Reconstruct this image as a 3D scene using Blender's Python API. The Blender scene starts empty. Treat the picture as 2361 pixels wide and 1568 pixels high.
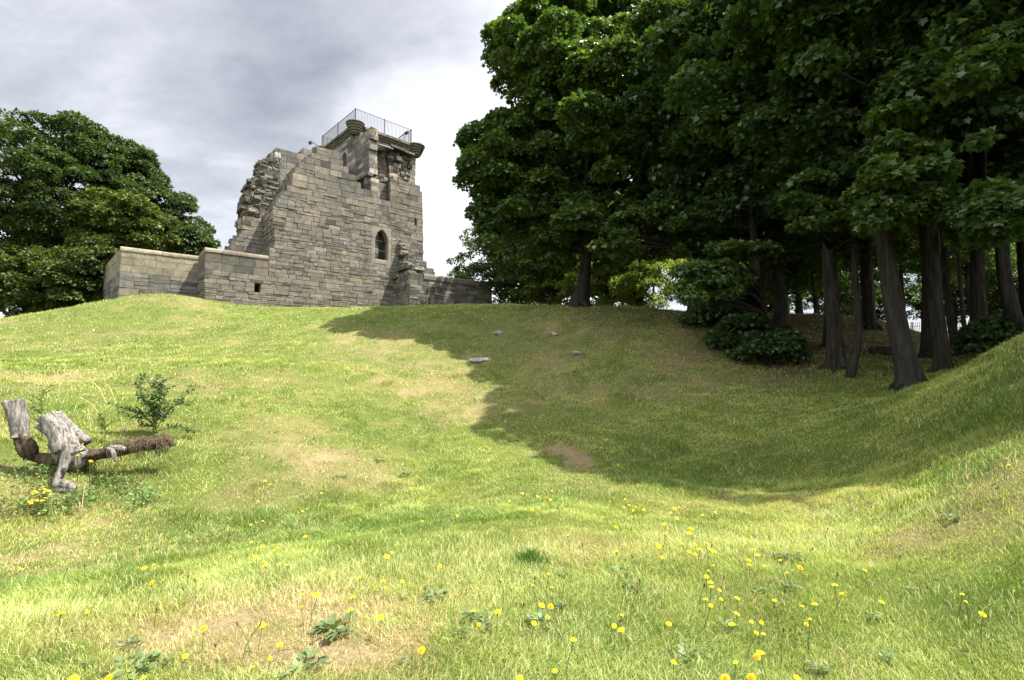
import bpy, math, random
import numpy as np
from mathutils import Vector

# ------------------------------------------------------------------ camera, sky, sun, exposure
scene = bpy.context.scene
C = scene.collection
F, PITCH = 521.0, math.radians(4.5)
cam_d = bpy.data.cameras.new('camera')
cam_d.sensor_width = 36.0
cam_d.lens = 36.0 * F / 1024.0
cam_d.clip_start = 0.05
cam_d.clip_end = 3000
cam = bpy.data.objects.new('camera', cam_d)
cam.location = (0, 0, 0)
cam.rotation_euler = (math.pi / 2 + PITCH, 0, 0)
C.objects.link(cam)
scene.camera = cam

SUN_AZ, SUN_EL = math.radians(-4.0), math.radians(62.0)     # azimuth from +x towards +y
SUN_DIR = Vector((math.cos(SUN_EL) * math.cos(SUN_AZ), math.cos(SUN_EL) * math.sin(SUN_AZ), math.sin(SUN_EL)))

world = bpy.data.worlds.new('World')
scene.world = world
world.use_nodes = True


def build_world():
    nt = world.node_tree
    nt.nodes.clear()
    N, L = nt.nodes, nt.links
    out = N.new('ShaderNodeOutputWorld')
    bg = N.new('ShaderNodeBackground')
    bg.inputs['Strength'].default_value = 0.1
    L.new(bg.outputs[0], out.inputs[0])
    sky = N.new('ShaderNodeTexSky')
    sky.sky_type = 'NISHITA'
    sky.sun_disc = False
    sky.sun_elevation = SUN_EL
    sky.sun_rotation = math.radians(90) - SUN_AZ
    tc = N.new('ShaderNodeTexCoord')
    sep = N.new('ShaderNodeSeparateXYZ')
    L.new(tc.outputs['Generated'], sep.inputs[0])

    def M(op, a, b=None, c=None):
        n = N.new('ShaderNodeMath')
        n.operation = op
        for i, q in enumerate((a, b, c)):
            if q is None:
                continue
            if isinstance(q, (int, float)):
                n.inputs[i].default_value = q
            else:
                L.new(q, n.inputs[i])
        return n.outputs[0]
    zz = M('MAXIMUM', sep.outputs['Z'], 0.0)
    den = M('ADD', zz, 0.22)
    comb = N.new('ShaderNodeCombineXYZ')
    L.new(M('DIVIDE', sep.outputs['X'], den), comb.inputs[0])
    L.new(M('DIVIDE', sep.outputs['Y'], den), comb.inputs[1])

    def noise(scale, det, rough, dist, off):
        mp = N.new('ShaderNodeMapping')
        mp.inputs['Location'].default_value = off
        mp.inputs['Rotation'].default_value = (0, 0, 0.6)
        mp.inputs['Scale'].default_value = (1.0, 1.5, 1.0)
        L.new(comb.outputs[0], mp.inputs[0])
        n = N.new('ShaderNodeTexNoise')
        n.inputs['Scale'].default_value = scale
        n.inputs['Detail'].default_value = det
        n.inputs['Roughness'].default_value = rough
        n.inputs['Distortion'].default_value = dist
        L.new(mp.outputs[0], n.inputs['Vector'])
        return n.outputs['Fac']
    n1 = noise(1.15, 7, 0.55, 0.35, (5.6, 2.9, 0))
    n2 = noise(4.0, 6, 0.6, 0.2, (7.3, 0.4, 0))

    def blob(d, lo, hi):
        v = Vector(d).normalized()
        dp = N.new('ShaderNodeVectorMath')
        dp.operation = 'DOT_PRODUCT'
        nn = N.new('ShaderNodeVectorMath')
        nn.operation = 'NORMALIZE'
        L.new(tc.outputs['Generated'], nn.inputs[0])
        L.new(nn.outputs[0], dp.inputs[0])
        dp.inputs[1].default_value = v
        mr = N.new('ShaderNodeMapRange')
        mr.interpolation_type = 'SMOOTHSTEP'
        mr.inputs['From Min'].default_value = lo
        mr.inputs['From Max'].default_value = hi
        L.new(dp.outputs['Value'], mr.inputs['Value'])
        return mr.outputs[0]
    # bright cloud low behind the tower's right side, darker bank upper left
    b1 = blob((-0.08, 1.0, 0.27), 0.93, 0.995)
    b2 = blob((-0.85, 1.0, 0.62), 0.90, 0.995)
    b3 = blob((0.7, -0.9, 0.8), 0.2, 1.0)  # unseen cloud behind the viewer, brightened for added fill
    b4 = blob((-0.28, 1.0, 0.60), 0.962, 0.998)
    b5 = blob((-0.70, 1.0, 0.34), 0.965, 0.998)
    v = M('MULTIPLY_ADD', n1, 1.45, -0.34)
    v = M('MULTIPLY_ADD', n2, 0.60, v)
    v = M('MULTIPLY_ADD', b1, 0.62, v)
    v = M('MULTIPLY_ADD', b2, -0.20, v)
    v = M('MULTIPLY_ADD', b3, 0.3, v)
    v = M('MULTIPLY_ADD', b4, -0.14, v)
    v = M('MULTIPLY_ADD', b5, 0.12, v)
    ramp = N.new('ShaderNodeValToRGB')
    cr = ramp.color_ramp
    cr.elements[0].position = 0.08
    cr.elements[0].color = (0.30, 0.315, 0.36, 1)
    cr.elements[1].position = 1.0
    cr.elements[1].color = (1.06, 1.06, 1.07, 1)
    e = cr.elements.new(0.50)
    e.color = (0.575, 0.592, 0.635, 1)
    e = cr.elements.new(0.78)
    e.color = (0.87, 0.885, 0.93, 1)
    L.new(v, ramp.inputs[0])
    sc = N.new('ShaderNodeVectorMath')
    sc.operation = 'SCALE'
    # unseen clouds overhead and behind the viewer, brightened as added fill light
    b6 = blob((0.0, -1.0, 0.55), -0.55, 0.75)
    L.new(M('MULTIPLY_ADD', b6, CLOUD * BACK_FILL, CLOUD), sc.inputs['Scale'])
    L.new(ramp.outputs[0], sc.inputs[0])
    mix = N.new('ShaderNodeMix')
    mix.data_type = 'RGBA'
    mix.inputs[0].default_value = 0.93
    L.new(sky.outputs[0], mix.inputs[6])
    L.new(sc.outputs[0], mix.inputs[7])
    L.new(mix.outputs[2], bg.inputs['Color'])


EXPOSURE = 2.0
CLOUD = 2.85
BACK_FILL = 1.3
build_world()
sun_d = bpy.data.lights.new('sun', 'SUN')
sun_d.energy = 4.0
sun_d.angle = math.radians(0.6)
sun_d.color = (1.0, 0.95, 0.85)
sun = bpy.data.objects.new('sun', sun_d)
sun.rotation_euler = SUN_DIR.to_track_quat('Z', 'Y').to_euler()
sun.location = (60, 0, 90)
C.objects.link(sun)
vs = scene.view_settings
vs.view_transform = 'Standard'
vs.look = 'None'
vs.exposure = EXPOSURE
vs.gamma = 1.0
vs.use_curve_mapping = False
scene.cycles.max_bounces = 6
scene.cycles.diffuse_bounces = 3
scene.cycles.transmission_bounces = 3
scene.cycles.caustics_reflective = False
scene.cycles.caustics_refractive = False

rng = np.random.default_rng(7)
random.seed(7)

# ------------------------------------------------------------------ measuring helpers


def ray(u, v):
    x = (u - 512) / F
    yv = (340 - v) / F
    return np.array([x, math.cos(PITCH) - yv * math.sin(PITCH), math.sin(PITCH) + yv * math.cos(PITCH)])


def P(u, v, D):
    r = ray(u, v)
    return r / r[1] * D


def z1(X, Y):
    return ((850 + X / 2.6133) / 4, (400 + Y / 2.6133) / 4)


def z2(X, Y):
    return ((400 + X / 1.431) / 4, (850 + Y / 1.431) / 4)


def g(X, Y):
    k = 1024 / 2361
    return (X * k, Y * k)


_tab = rng.random((256, 256))


def vnoise(x, y, seed=0):
    x = np.asarray(x, float) + seed * 17.31
    y = np.asarray(y, float) + seed * 9.77
    xi, yi = np.floor(x).astype(int), np.floor(y).astype(int)
    fx, fy = x - xi, y - yi
    fx = fx * fx * (3 - 2 * fx)
    fy = fy * fy * (3 - 2 * fy)
    t = lambda a, b: _tab[a % 256, b % 256]
    return ((t(xi, yi) * (1 - fx) + t(xi + 1, yi) * fx) * (1 - fy)
            + (t(xi, yi + 1) * (1 - fx) + t(xi + 1, yi + 1) * fx) * fy)


def fbm(x, y, seed=0, octv=4):
    s, a, n = 0, 0.5, 0
    for i in range(octv):
        s = s + a * vnoise(np.asarray(x) * 2 ** i, np.asarray(y) * 2 ** i, seed + i)
        n += a
        a *= 0.5
    return s / n


def sstep(a, b, x):
    t = np.clip((x - a) / (b - a), 0, 1)
    return t * t * (3 - 2 * t)

# ------------------------------------------------------------------ object helpers


def tag(o, label=None, cat=None, group=None, kind=None):
    for k, v in (('label', label), ('category', cat), ('group', group), ('kind', kind)):
        if v:
            o[k] = v
    return o


def thing(name, label, cat, loc=(0, 0, 0), group=None):
    o = bpy.data.objects.new(name, None)
    C.objects.link(o)
    o.location = [float(q) for q in loc]
    o.empty_display_size = 0.2
    return tag(o, label, cat, group)


def link(name, me, parent=None, loc=None):
    o = bpy.data.objects.new(name, me)
    C.objects.link(o)
    if parent is not None:
        o.parent = parent
    if loc is not None:
        o.location = [float(q) for q in loc]
    return o


def mesh_np(name, verts, faces, mats, cols=None, smooth=False, mat_idx=None):
    """faces: list of (F,k) int arrays"""
    me = bpy.data.meshes.new(name)
    verts = np.asarray(verts, np.float32)
    loops = np.concatenate([f.reshape(-1) for f in faces]).astype(np.int32)
    tot = np.concatenate([np.full(len(f), f.shape[1], np.int32) for f in faces])
    st = np.concatenate([[0], np.cumsum(tot)[:-1]]).astype(np.int32)
    me.vertices.add(len(verts))
    me.vertices.foreach_set('co', verts.reshape(-1))
    me.loops.add(len(loops))
    me.loops.foreach_set('vertex_index', loops)
    me.polygons.add(len(tot))
    me.polygons.foreach_set('loop_start', st)
    me.polygons.foreach_set('loop_total', tot)
    if smooth:
        me.polygons.foreach_set('use_smooth', np.ones(len(tot), bool))
    if mat_idx is not None:
        me.polygons.foreach_set('material_index', np.asarray(mat_idx, np.int32))
    if cols is not None:
        at = me.attributes.new('col', 'FLOAT_COLOR', 'POINT')
        c4 = np.ones((len(verts), 4), np.float32)
        c4[:, :3] = cols
        at.data.foreach_set('color', c4.reshape(-1))
    for m in (mats if isinstance(mats, (list, tuple)) else [mats]):
        me.materials.append(m)
    me.update(calc_edges=True)
    me.validate()
    return me


class MB:
    def __init__(self):
        self.v, self.f, self.c = [], [], []

    def add(self, vs, fs, col=(1, 1, 1)):
        n = len(self.v)
        self.v += [tuple(map(float, q)) for q in vs]
        self.f += [tuple(i + n for i in q) for q in fs]
        self.c += [tuple(col[:3])] * len(vs)

    def box(self, c, ax, ay, az, col=(1, 1, 1)):
        """centre + three half-axis vectors"""
        c, ax, ay, az = map(np.asarray, (c, ax, ay, az))
        vs = [c + sx * ax + sy * ay + sz * az for sz in (-1, 1) for sy in (-1, 1) for sx in (-1, 1)]
        self.add(vs, [(0, 2, 3, 1), (4, 5, 7, 6), (0, 1, 5, 4), (2, 6, 7, 3), (0, 4, 6, 2), (1, 3, 7, 5)], col)

    def tube(self, pts, rad, n=8, col=(1, 1, 1), cap=True, wob=0.0, lobes=0):
        pts = np.asarray(pts, float)
        rad = np.asarray(rad, float)
        up = np.array([0.13, 0.31, 0.94])
        t = np.gradient(pts, axis=0)
        t /= np.linalg.norm(t, axis=1)[:, None] + 1e-9
        x = np.cross(t[0], up if abs(t[0] @ up) < 0.9 else np.array([1., 0, 0]))
        x /= np.linalg.norm(x)
        vs = []
        ph = random.random() * 6
        for i in range(len(pts)):
            x = x - t[i] * (x @ t[i])
            x /= np.linalg.norm(x)
            y = np.cross(t[i], x)
            for k in range(n):
                a = 2 * math.pi * k / n
                r = rad[i] * (1 + wob * (math.sin(3 * a + ph + i * .35) * .6 + .35 * math.sin(7 * a + ph * 2 - i * .2) + random.uniform(-.12, .12)))
                if lobes:
                    r *= 1 + 0.10 * math.sin(lobes * a + ph)
                vs.append(pts[i] + r * (math.cos(a) * x + math.sin(a) * y))
        fs = []
        for i in range(len(pts) - 1):
            for k in range(n):
                k2 = (k + 1) % n
                fs.append((i * n + k, i * n + k2, (i + 1) * n + k2, (i + 1) * n + k))
        if cap:
            fs.append(tuple(range(n))[::-1])
            fs.append(tuple((len(pts) - 1) * n + k for k in range(n)))
        self.add(vs, fs, col)

    def mesh(self, name, mat, smooth=False):
        me = bpy.data.meshes.new(name)
        me.from_pydata(self.v, [], self.f)
        if smooth:
            me.polygons.foreach_set('use_smooth', np.ones(len(me.polygons), bool))
        at = me.attributes.new('col', 'FLOAT_COLOR', 'POINT')
        c4 = np.ones((len(self.v), 4), np.float32)
        c4[:, :3] = np.array(self.c)
        at.data.foreach_set('color', c4.reshape(-1))
        for m in (mat if isinstance(mat, (list, tuple)) else [mat]):
            me.materials.append(m)
        me.update()
        return me

    def build(self, name, mat, parent=None, smooth=False):
        return link(name, self.mesh(name, mat, smooth), parent)

# ------------------------------------------------------------------ materials


def new_mat(name):
    m = bpy.data.materials.new(name)
    m.use_nodes = True
    nt = m.node_tree
    nt.nodes.clear()
    out = nt.nodes.new('ShaderNodeOutputMaterial')
    return m, nt.nodes, nt.links, out


def n_noise(N, L, vec, scale, det=5, rough=.6, dist=0.0):
    n = N.new('ShaderNodeTexNoise')
    n.inputs['Scale'].default_value = scale
    n.inputs['Detail'].default_value = det
    n.inputs['Roughness'].default_value = rough
    n.inputs['Distortion'].default_value = dist
    L.new(vec, n.inputs['Vector'])
    return n.outputs['Fac']


def n_range(N, L, val, a, b, c, d):
    n = N.new('ShaderNodeMapRange')
    for k, q in zip(('From Min', 'From Max', 'To Min', 'To Max'), (a, b, c, d)):
        n.inputs[k].default_value = q
    L.new(val, n.inputs['Value'])
    return n.outputs[0]


def n_scale(N, L, col, fac):
    n = N.new('ShaderNodeVectorMath')
    n.operation = 'SCALE'
    L.new(col, n.inputs[0])
    L.new(fac, n.inputs['Scale'])
    return n.outputs[0]


def n_mix(N, L, fac, a, b):
    n = N.new('ShaderNodeMix')
    n.data_type = 'RGBA'
    if isinstance(fac, (int, float)):
        n.inputs[0].default_value = fac
    else:
        L.new(fac, n.inputs[0])
    for i, q in ((6, a), (7, b)):
        if isinstance(q, tuple):
            n.inputs[i].default_value = (*q[:3], 1)
        else:
            L.new(q, n.inputs[i])
    return n.outputs[2]


def n_attr(N):
    n = N.new('ShaderNodeAttribute')
    n.attribute_name = 'col'
    return n.outputs['Color']


def n_bump(N, L, h, strength, dist):
    n = N.new('ShaderNodeBump')
    n.inputs['Strength'].default_value = strength
    n.inputs['Distance'].default_value = dist
    L.new(h, n.inputs['Height'])
    return n.outputs[0]


def mat_stone(name, stain=0.5, bump=0.8):
    m, N, L, out = new_mat(name)
    tc = N.new('ShaderNodeTexCoord').outputs['Object']
    col = n_attr(N)
    n1 = n_noise(N, L, tc, 2.6, 6, .65)
    n2 = n_noise(N, L, tc, 21, 5, .7)
    col = n_scale(N, L, col, n_range(N, L, n1, .25, .75, .55, 1.30))
    col = n_scale(N, L, col, n_range(N, L, n2, .25, .75, .62, 1.28))
    mp = N.new('ShaderNodeMapping')
    mp.inputs['Scale'].default_value = (1.0, 1.0, 0.17)
    L.new(tc, mp.inputs[0])
    st = n_noise(N, L, mp.outputs[0], 1.1, 5, .62, .3)
    f = n_range(N, L, st, .50, .74, 0, stain)
    col = n_mix(N, L, f, col, (.055, .052, .046))
    li = n_noise(N, L, tc, 5.5, 4, .6)
    col = n_mix(N, L, n_range(N, L, li, .60, .76, 0, .34), col, (.25, .24, .20))
    b = N.new('ShaderNodeBsdfPrincipled')
    L.new(col, b.inputs['Base Color'])
    b.inputs['Roughness'].default_value = .92
    b.inputs['Specular IOR Level'].default_value = .15
    h = n_range(N, L, n2, .2, .8, 0, 1)
    mx = N.new('ShaderNodeMath')
    mx.operation = 'MULTIPLY_ADD'
    mx.inputs[1].default_value = 1.6
    L.new(n_noise(N, L, tc, 7.5, 5, .65, .5), mx.inputs[0])
    L.new(h, mx.inputs[2])
    L.new(n_bump(N, L, mx.outputs[0], bump, .035), b.inputs['Normal'])
    L.new(b.outputs[0], out.inputs[0])
    return m


def mat_leaf(name, trans=.3, rough=.42, spec=.5, tint=(1.35, 1.45, .45)):
    m, N, L, out = new_mat(name)
    col = n_attr(N)
    b = N.new('ShaderNodeBsdfPrincipled')
    L.new(col, b.inputs['Base Color'])
    b.inputs['Roughness'].default_value = rough
    b.inputs['Specular IOR Level'].default_value = spec
    t = N.new('ShaderNodeBsdfTranslucent')
    mu = N.new('ShaderNodeVectorMath')
    mu.operation = 'MULTIPLY'
    mu.inputs[1].default_value = tint
    L.new(col, mu.inputs[0])
    L.new(mu.outputs[0], t.inputs[0])
    mx = N.new('ShaderNodeMixShader')
    mx.inputs[0].default_value = trans
    L.new(b.outputs[0], mx.inputs[1])
    L.new(t.outputs[0], mx.inputs[2])
    L.new(mx.outputs[0], out.inputs[0])
    return m


def mat_noise(name, c1, c2, scale, rough=.85, stretch=(1, 1, 1), bump=.5, bd=.02, spec=.2, metal=0, lo=.35, hi=.65):
    m, N, L, out = new_mat(name)
    tc = N.new('ShaderNodeTexCoord').outputs['Object']
    mp = N.new('ShaderNodeMapping')
    mp.inputs['Scale'].default_value = stretch
    L.new(tc, mp.inputs[0])
    n = n_noise(N, L, mp.outputs[0], scale, 6, .65, .2)
    b = N.new('ShaderNodeBsdfPrincipled')
    L.new(n_mix(N, L, n_range(N, L, n, lo, hi, 0, 1), c1, c2), b.inputs['Base Color'])
    b.inputs['Roughness'].default_value = rough
    b.inputs['Specular IOR Level'].default_value = spec
    b.inputs['Metallic'].default_value = metal
    L.new(n_bump(N, L, n, bump, bd), b.inputs['Normal'])
    L.new(b.outputs[0], out.inputs[0])
    return m


M_STONE = mat_stone('weathered_sandstone', .55)
M_RUBBLE = mat_stone('rubble_core_stone', .7, 1.0)
M_PALE = mat_stone('restored_pale_sandstone', .16, .35)
M_DARKST = mat_stone('dark_sandstone', .8, .6)  # darker, more heavily stained sandstone
M_LEAF = mat_leaf('broad_tree_leaves', .28)
M_FARLEAF = mat_leaf('small_tree_leaves', .42, .5, .4)
M_FARLEAF2 = mat_leaf('hedge_tree_leaves', .25, .55, .3)
M_HERB = mat_leaf('herb_leaves', .25, .55, .3)
M_GRASS = mat_leaf('grass_blades', .38, .6, .2, (1.15, 1.2, .6))
M_BARK = mat_noise('grey_brown_bark', (.012, .011, .008), (.050, .044, .034), 15, .95, (1, 1, .13), 1.0, .10)
M_IRON = mat_noise('dark_painted_iron', (.03, .032, .036), (.055, .057, .062), 20, .55, bump=.1)
M_PLANK = mat_noise('dark_door_boards', (.006, .005, .004), (.016, .013, .010), 6, .85, (9, 9, .5))
M_DARK = mat_noise('painted_unlit_depth', (.03, .028, .025), (.06, .055, .05), 4, .95)
M_WOOD = mat_noise('silvery_dead_wood', (.045, .041, .035), (.28, .262, .235), 30, .92, (1, 1, .16), 1.0, .035)
M_ROT = mat_noise('rotten_brown_wood', (.022, .017, .012), (.105, .078, .052), 22, .95, (1, 1, .4), 1.0, .03)
M_ROCK = mat_noise('grey_field_stone', (.14, .135, .125), (.36, .34, .31), 7, .95, bump=.9, bd=.04)
M_YELLOW = mat_noise('yellow_petals', (.80, .55, .008), (.88, .70, .02), 90, .7, bump=.1)
M_ORANGE = mat_noise('orange_yellow_petals', (.62, .30, .006), (.80, .46, .012), 90, .7, bump=.1)
M_BUD = mat_noise('brown_green_buds', (.05, .04, .02), (.16, .11, .05), 60, .8, bump=.1)
M_STEM = mat_noise('green_stem', (.07, .10, .03), (.14, .17, .06), 30, .7, bump=.05)
M_STRAW = mat_noise('dry_straw_stalk', (.40, .28, .14), (.58, .46, .28), 30, .85, bump=.05)


def mat_ground():
    m, N, L, out = new_mat('turf_soil')
    tc = N.new('ShaderNodeTexCoord').outputs['Object']
    col = n_attr(N)
    col = n_scale(N, L, col, n_range(N, L, n_noise(N, L, tc, 38, 4, .7), .25, .75, .62, 1.38))
    col = n_scale(N, L, col, n_range(N, L, n_noise(N, L, tc, 5, 5, .65), .3, .7, .8, 1.2))
    b = N.new('ShaderNodeBsdfPrincipled')
    L.new(col, b.inputs['Base Color'])
    b.inputs['Roughness'].default_value = .95
    b.inputs['Specular IOR Level'].default_value = .1
    L.new(n_bump(N, L, n_noise(N, L, tc, 30, 5, .7), .9, .05), b.inputs['Normal'])
    L.new(b.outputs[0], out.inputs[0])
    return m


M_GROUND = mat_ground()

# ------------------------------------------------------------------ terrain
CTRL = [
    (0, 680, 2.5), (512, 680, 2.6), (1024, 680, 2.5), (0, 624, 3.05), (150, 604, 3.3), (303, 577, 3.75), (433, 538, 4.6),
    (542, 516, 5.3), (650, 533, 4.75), (760, 570, 3.9),
    (0, 560, 5.0), (100, 545, 5.6), (260, 525, 6.3), (400, 500, 7.2), (540, 487, 7.8), (700, 487, 7.5), (800, 500, 6.4),
    (860, 482, 6.8),
    (40, 510, 6.2), (70, 478, 6.9), (170, 462, 7.6), (0, 445, 7.6), (260, 480, 7.6), (100, 440, 8.2),
    (0, 400, 10), (170, 400, 10.5), (300, 430, 10), (430, 440, 10.5), (540, 455, 9.8), (650, 450, 9.8),
    (0, 360, 16), (200, 355, 16.5), (330, 370, 15), (433, 390, 14), (520, 400, 13), (620, 410, 12), (720, 415, 11.3),
    (800, 415, 10.8),
    (300, 330, 22), (430, 340, 19.5), (550, 350, 17.5), (640, 358, 16), (720, 375, 14.3), (800, 385, 13), (870, 400, 11.2),
    (320, 310.5, 27), (433, 308.5, 24.5), (540, 308.5, 23), (610, 309, 22), (680, 315, 20.5), (740, 332, 18),
    (147, 294.5, 31), (195, 299, 31), (60, 309, 29), (240, 312, 31.5), (0, 319, 27), (0, 345, 20), (120, 328, 24), (0, 330, 23),
    (240, 321, 27),
    (910, 388, 11), (836, 368, 13.5), (852, 376, 12.7), (900, 355, 16), (920, 345, 19), (928, 360, 15.5), (870, 352, 16.5),
    (800, 320.5, 21.5), (846, 317.5, 22.5), (885, 321, 23), (800, 345, 17.5), (840, 345, 17), (770, 326, 21), (760, 352, 16.2),
    (905, 338, 30), (950, 336, 40), (1010, 336, 45), (960, 342, 22), (890, 342, 45),
    (920, 387, 10.5), (960, 372, 9.5), (1024, 342, 8.5), (1010, 390, 6.5), (900, 430, 7.6), (960, 440, 6), (1024, 430, 5.2),
    (1024, 480, 4.2), (1024, 560, 3.2), (900, 500, 5.4), (940, 560, 3.8), (860, 600, 3.4), (940, 372, 12.4), (981, 350, 13.5),
    (1018, 340, 12),
]
CTRL_XYZ = [
    (-10, 36.5, 5.1), (-2, 40, 5.15), (4, 40, 4.9), (12, 40, 4.2), (5, 30, 3.75), (10, 30, 3.2), (-24, 40, 4.6), (-30, 42, 4.4),
    (-17, 36.5, 5.2), (-14, 34.5, 4.85), (-23, 35.5, 4.95), (-20, 34, 5.2), (-6, 32, 4.4), (-15, 45, 5.2), (-5, 50, 5.2),
    (-38, 42, 3.8), (-45, 30, 2.5), (-30, 20, 1.2), (-14, 9, .1), (-9, 4, -1.2), (-6, 0, -1.5), (0, 0, -1.42), (6, 0, -1.2),
    (0, -6, -1.7), (-10, -8, -1.6), (10, -8, -1.0), (9, 7, 1.5), (13, 9, 2.0), (18, 15, 2.4), (9, 2, .4), (16, 2, 1.5),
    (25, 25, 3.0), (30, 45, 3.6), (0, 65, 4.6), (-35, 65, 4.2), (35, 65, 3.2), (0, -30, -1.5), (-40, -5, 0.0), (40, -5, 2.0),
]
_pts = np.array([P(*c) for c in CTRL] + [np.array(c, float) for c in CTRL_XYZ])
_cx = _pts[:, :2] / 10.0
_cz = _pts[:, 2]


def _kern(r2):
    return 0.5 * r2 * np.log(r2 + 1e-9)


def _fit():
    n = len(_cx)
    d2 = ((_cx[:, None, :] - _cx[None, :, :]) ** 2).sum(-1)
    K = _kern(d2) + np.eye(n) * 0.0012
    Q = np.hstack([np.ones((n, 1)), _cx])
    Am = np.zeros((n + 3, n + 3))
    Am[:n, :n] = K
    Am[:n, n:] = Q
    Am[n:, :n] = Q.T
    return np.linalg.solve(Am, np.concatenate([_cz, np.zeros(3)]))


_w = _fit()


def ground_base(x, y):
    x = np.atleast_1d(np.asarray(x, float))
    y = np.atleast_1d(np.asarray(y, float))
    res = np.empty(len(x))
    for i in range(0, len(x), 20000):
        X = np.stack([x[i:i + 20000], y[i:i + 20000]], 1) / 10.0
        d2 = ((X[:, None, :] - _cx[None, :, :]) ** 2).sum(-1)
        res[i:i + 20000] = _kern(d2) @ _w[:-3] + _w[-3] + X @ _w[-2:]
    r = np.hypot(x, y - 20)
    t = sstep(48, 95, r)
    return res * (1 - t) + (3.0 - sstep(95, 300, r) * 6) * t


def ground(x, y):
    x = np.atleast_1d(np.asarray(x, float))
    y = np.atleast_1d(np.asarray(y, float))
    z = ground_base(x, y)
    d = np.hypot(x, y)
    amp = sstep(2, 7, d)
    z = z + (fbm(x * 2.2, y * 2.2, 3, 3) - .5) * .15 * (0.35 + .65 * amp) + (fbm(x * .5, y * .5, 5, 2) - .5) * .18 * amp * (1 - sstep(20, 26, d) * .7)
    return z


_D = np.concatenate([np.geomspace(1.6, 60, 900)])


def hit(u, v, dh=0.0):
    """where the sight line through a photograph point meets the ground (raised by dh)"""
    r = ray(u, v)
    r = r / r[1]
    p = _D[:, None] * r[None, :]
    h = ground(p[:, 0], p[:, 1]) + dh
    k = np.nonzero(p[:, 2] <= h)[0]
    if len(k) == 0:
        return p[-1]
    i = max(k[0], 1)
    a = p[i - 1, 2] - h[i - 1]
    b = h[i] - p[i, 2]
    t = a / (a + b + 1e-9)
    q = p[i - 1] * (1 - t) + p[i] * t
    return np.array([q[0], q[1], ground(q[0], q[1])[0]])


# patches of dry turf: (u, v, radius along x m, radius along y m, strength)
PATCH = [(235, 610, .75, .30, 1.5), (330, 600, .7, .28, 1.4), (470, 632, .45, .2, .9), (330, 655, .6, .22, 1.2), (190, 640, .5, .25, 1.1),
         (60, 655, .5, .25, .4), (590, 540, 1.0, .5, .5), (30, 560, .9, .6, .85), (110, 520, .3, .2, .7), (330, 650, .3, .2, .6),
         (290, 452, 1.4, .7, .75), (345, 475, .9, .5, .65), (410, 375, 1.5, 2.0, .9), (385, 350, 2.0, 2.0, .5), (470, 405, .9, 1.2, .5),
         (85, 340, .8, 1.5, .6), (350, 337, 1.2, 1.6, .6), (30, 380, 1.5, 2.0, .6), (180, 380, 1.0, 1.5, .4), (260, 385, 1.6, 2.0, .4),
         (640, 335, 4.5, 3.0, .42), (560, 325, 2.5, 2.0, .5), (720, 352, 2.0, 2.0, .55), (600, 395, 2.0, 1.5, .45), (700, 385, 2.0, 1.2, .55),
         (1014, 391, .34, .2, 1.1), (905, 447, .35, .2, .7), (900, 540, .25, .15, .6), (165, 302, 2.5, .8, .6), (200, 298, 3, .8, .6),
         (920, 470, .5, .4, .5), (700, 600, .5, .3, .35), (150, 430, .6, .8, .5), (1000, 300, .1, .1, 0), (430, 428, .8, .8, .5)]
_PW = [(hit(u, v), a, b, s) for u, v, a, b, s in PATCH]
_bq = [hit(540, 447), hit(563, 441), hit(598, 463), hit(580, 470)]


LUSH = [(60, 602, .5), (120, 588, .6), (190, 566, .75), (260, 552, .75), (330, 540, .7), (400, 522, .6), (300, 518, .55), (560, 500, .5), (210, 530, .5),
        (700, 470, .7), (640, 452, .6), (940, 430, .6), (985, 455, .5), (450, 475, .5), (130, 470, .5)]
_LW = [(hit(u, v), r) for u, v, r in LUSH]


def lush(x, y):
    f = 0
    for p, r in _LW:
        f = f + np.exp(-(((x - p[0]) / (r * 1.6)) ** 2 + ((y - p[1]) / r) ** 2))
    return np.clip(f, 0, 1)


def in_bare(x, y, grow=0.0):
    q = np.array(_bq)[:, :2]
    c = q.mean(0)
    q = c + (q - c) * (1 + grow)
    ins = np.ones(len(x), bool)
    sgn = None
    for i in range(4):
        a, b = q[i], q[(i + 1) % 4]
        cr = (b[0] - a[0]) * (y - a[1]) - (b[1] - a[1]) * (x - a[0])
        if sgn is None:
            sgn = np.sign((b[0] - a[0]) * (c[1] - a[1]) - (b[1] - a[1]) * (c[0] - a[0]))
        ins &= (cr * sgn > 0)
    return ins


def dryness(x, y):
    d = sstep(.56, .78, fbm(x * .55, y * .55, 11, 4)) * .40 + sstep(.55, .8, fbm(x * 2.4, y * 2.4, 12, 3)) * .22
    wob = fbm(x * 1.7, y * 1.7, 14, 3)
    wob2 = fbm(x * 5.5, y * 5.5, 17, 3)
    for (p, a, b, s) in _PW:
        rr = ((x - p[0]) / a) ** 2 + ((y - p[1]) / b) ** 2
        d = d + s * .56 * np.exp(-rr * (0.5 + 1.0 * wob)) * (0.2 + 1.5 * sstep(.3, .7, wob) * (.4 + 1.2 * wob2))
    d = d * (1 - .75 * lush(x, y))
    nz = (fbm(x * 6, y * 6, 15, 2) - .5)
    bx, by = x + nz * .18, y + nz * .18
    d = d + in_bare(bx, by) * 1.5
    return np.clip(d, 0, 1.5)


def litter_shade(x, y):
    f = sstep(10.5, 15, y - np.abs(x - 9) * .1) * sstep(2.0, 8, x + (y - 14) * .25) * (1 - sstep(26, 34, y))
    near = sstep(5.0, 7.5, x) * sstep(11.5, 14, y)  # extra brown by the trunks: tree shade painted on top of leaf litter
    return f * (.45 * near + (.36 + .2 * near) * sstep(.35, .65, fbm(x * .7, y * .7, 21, 3)))


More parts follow.
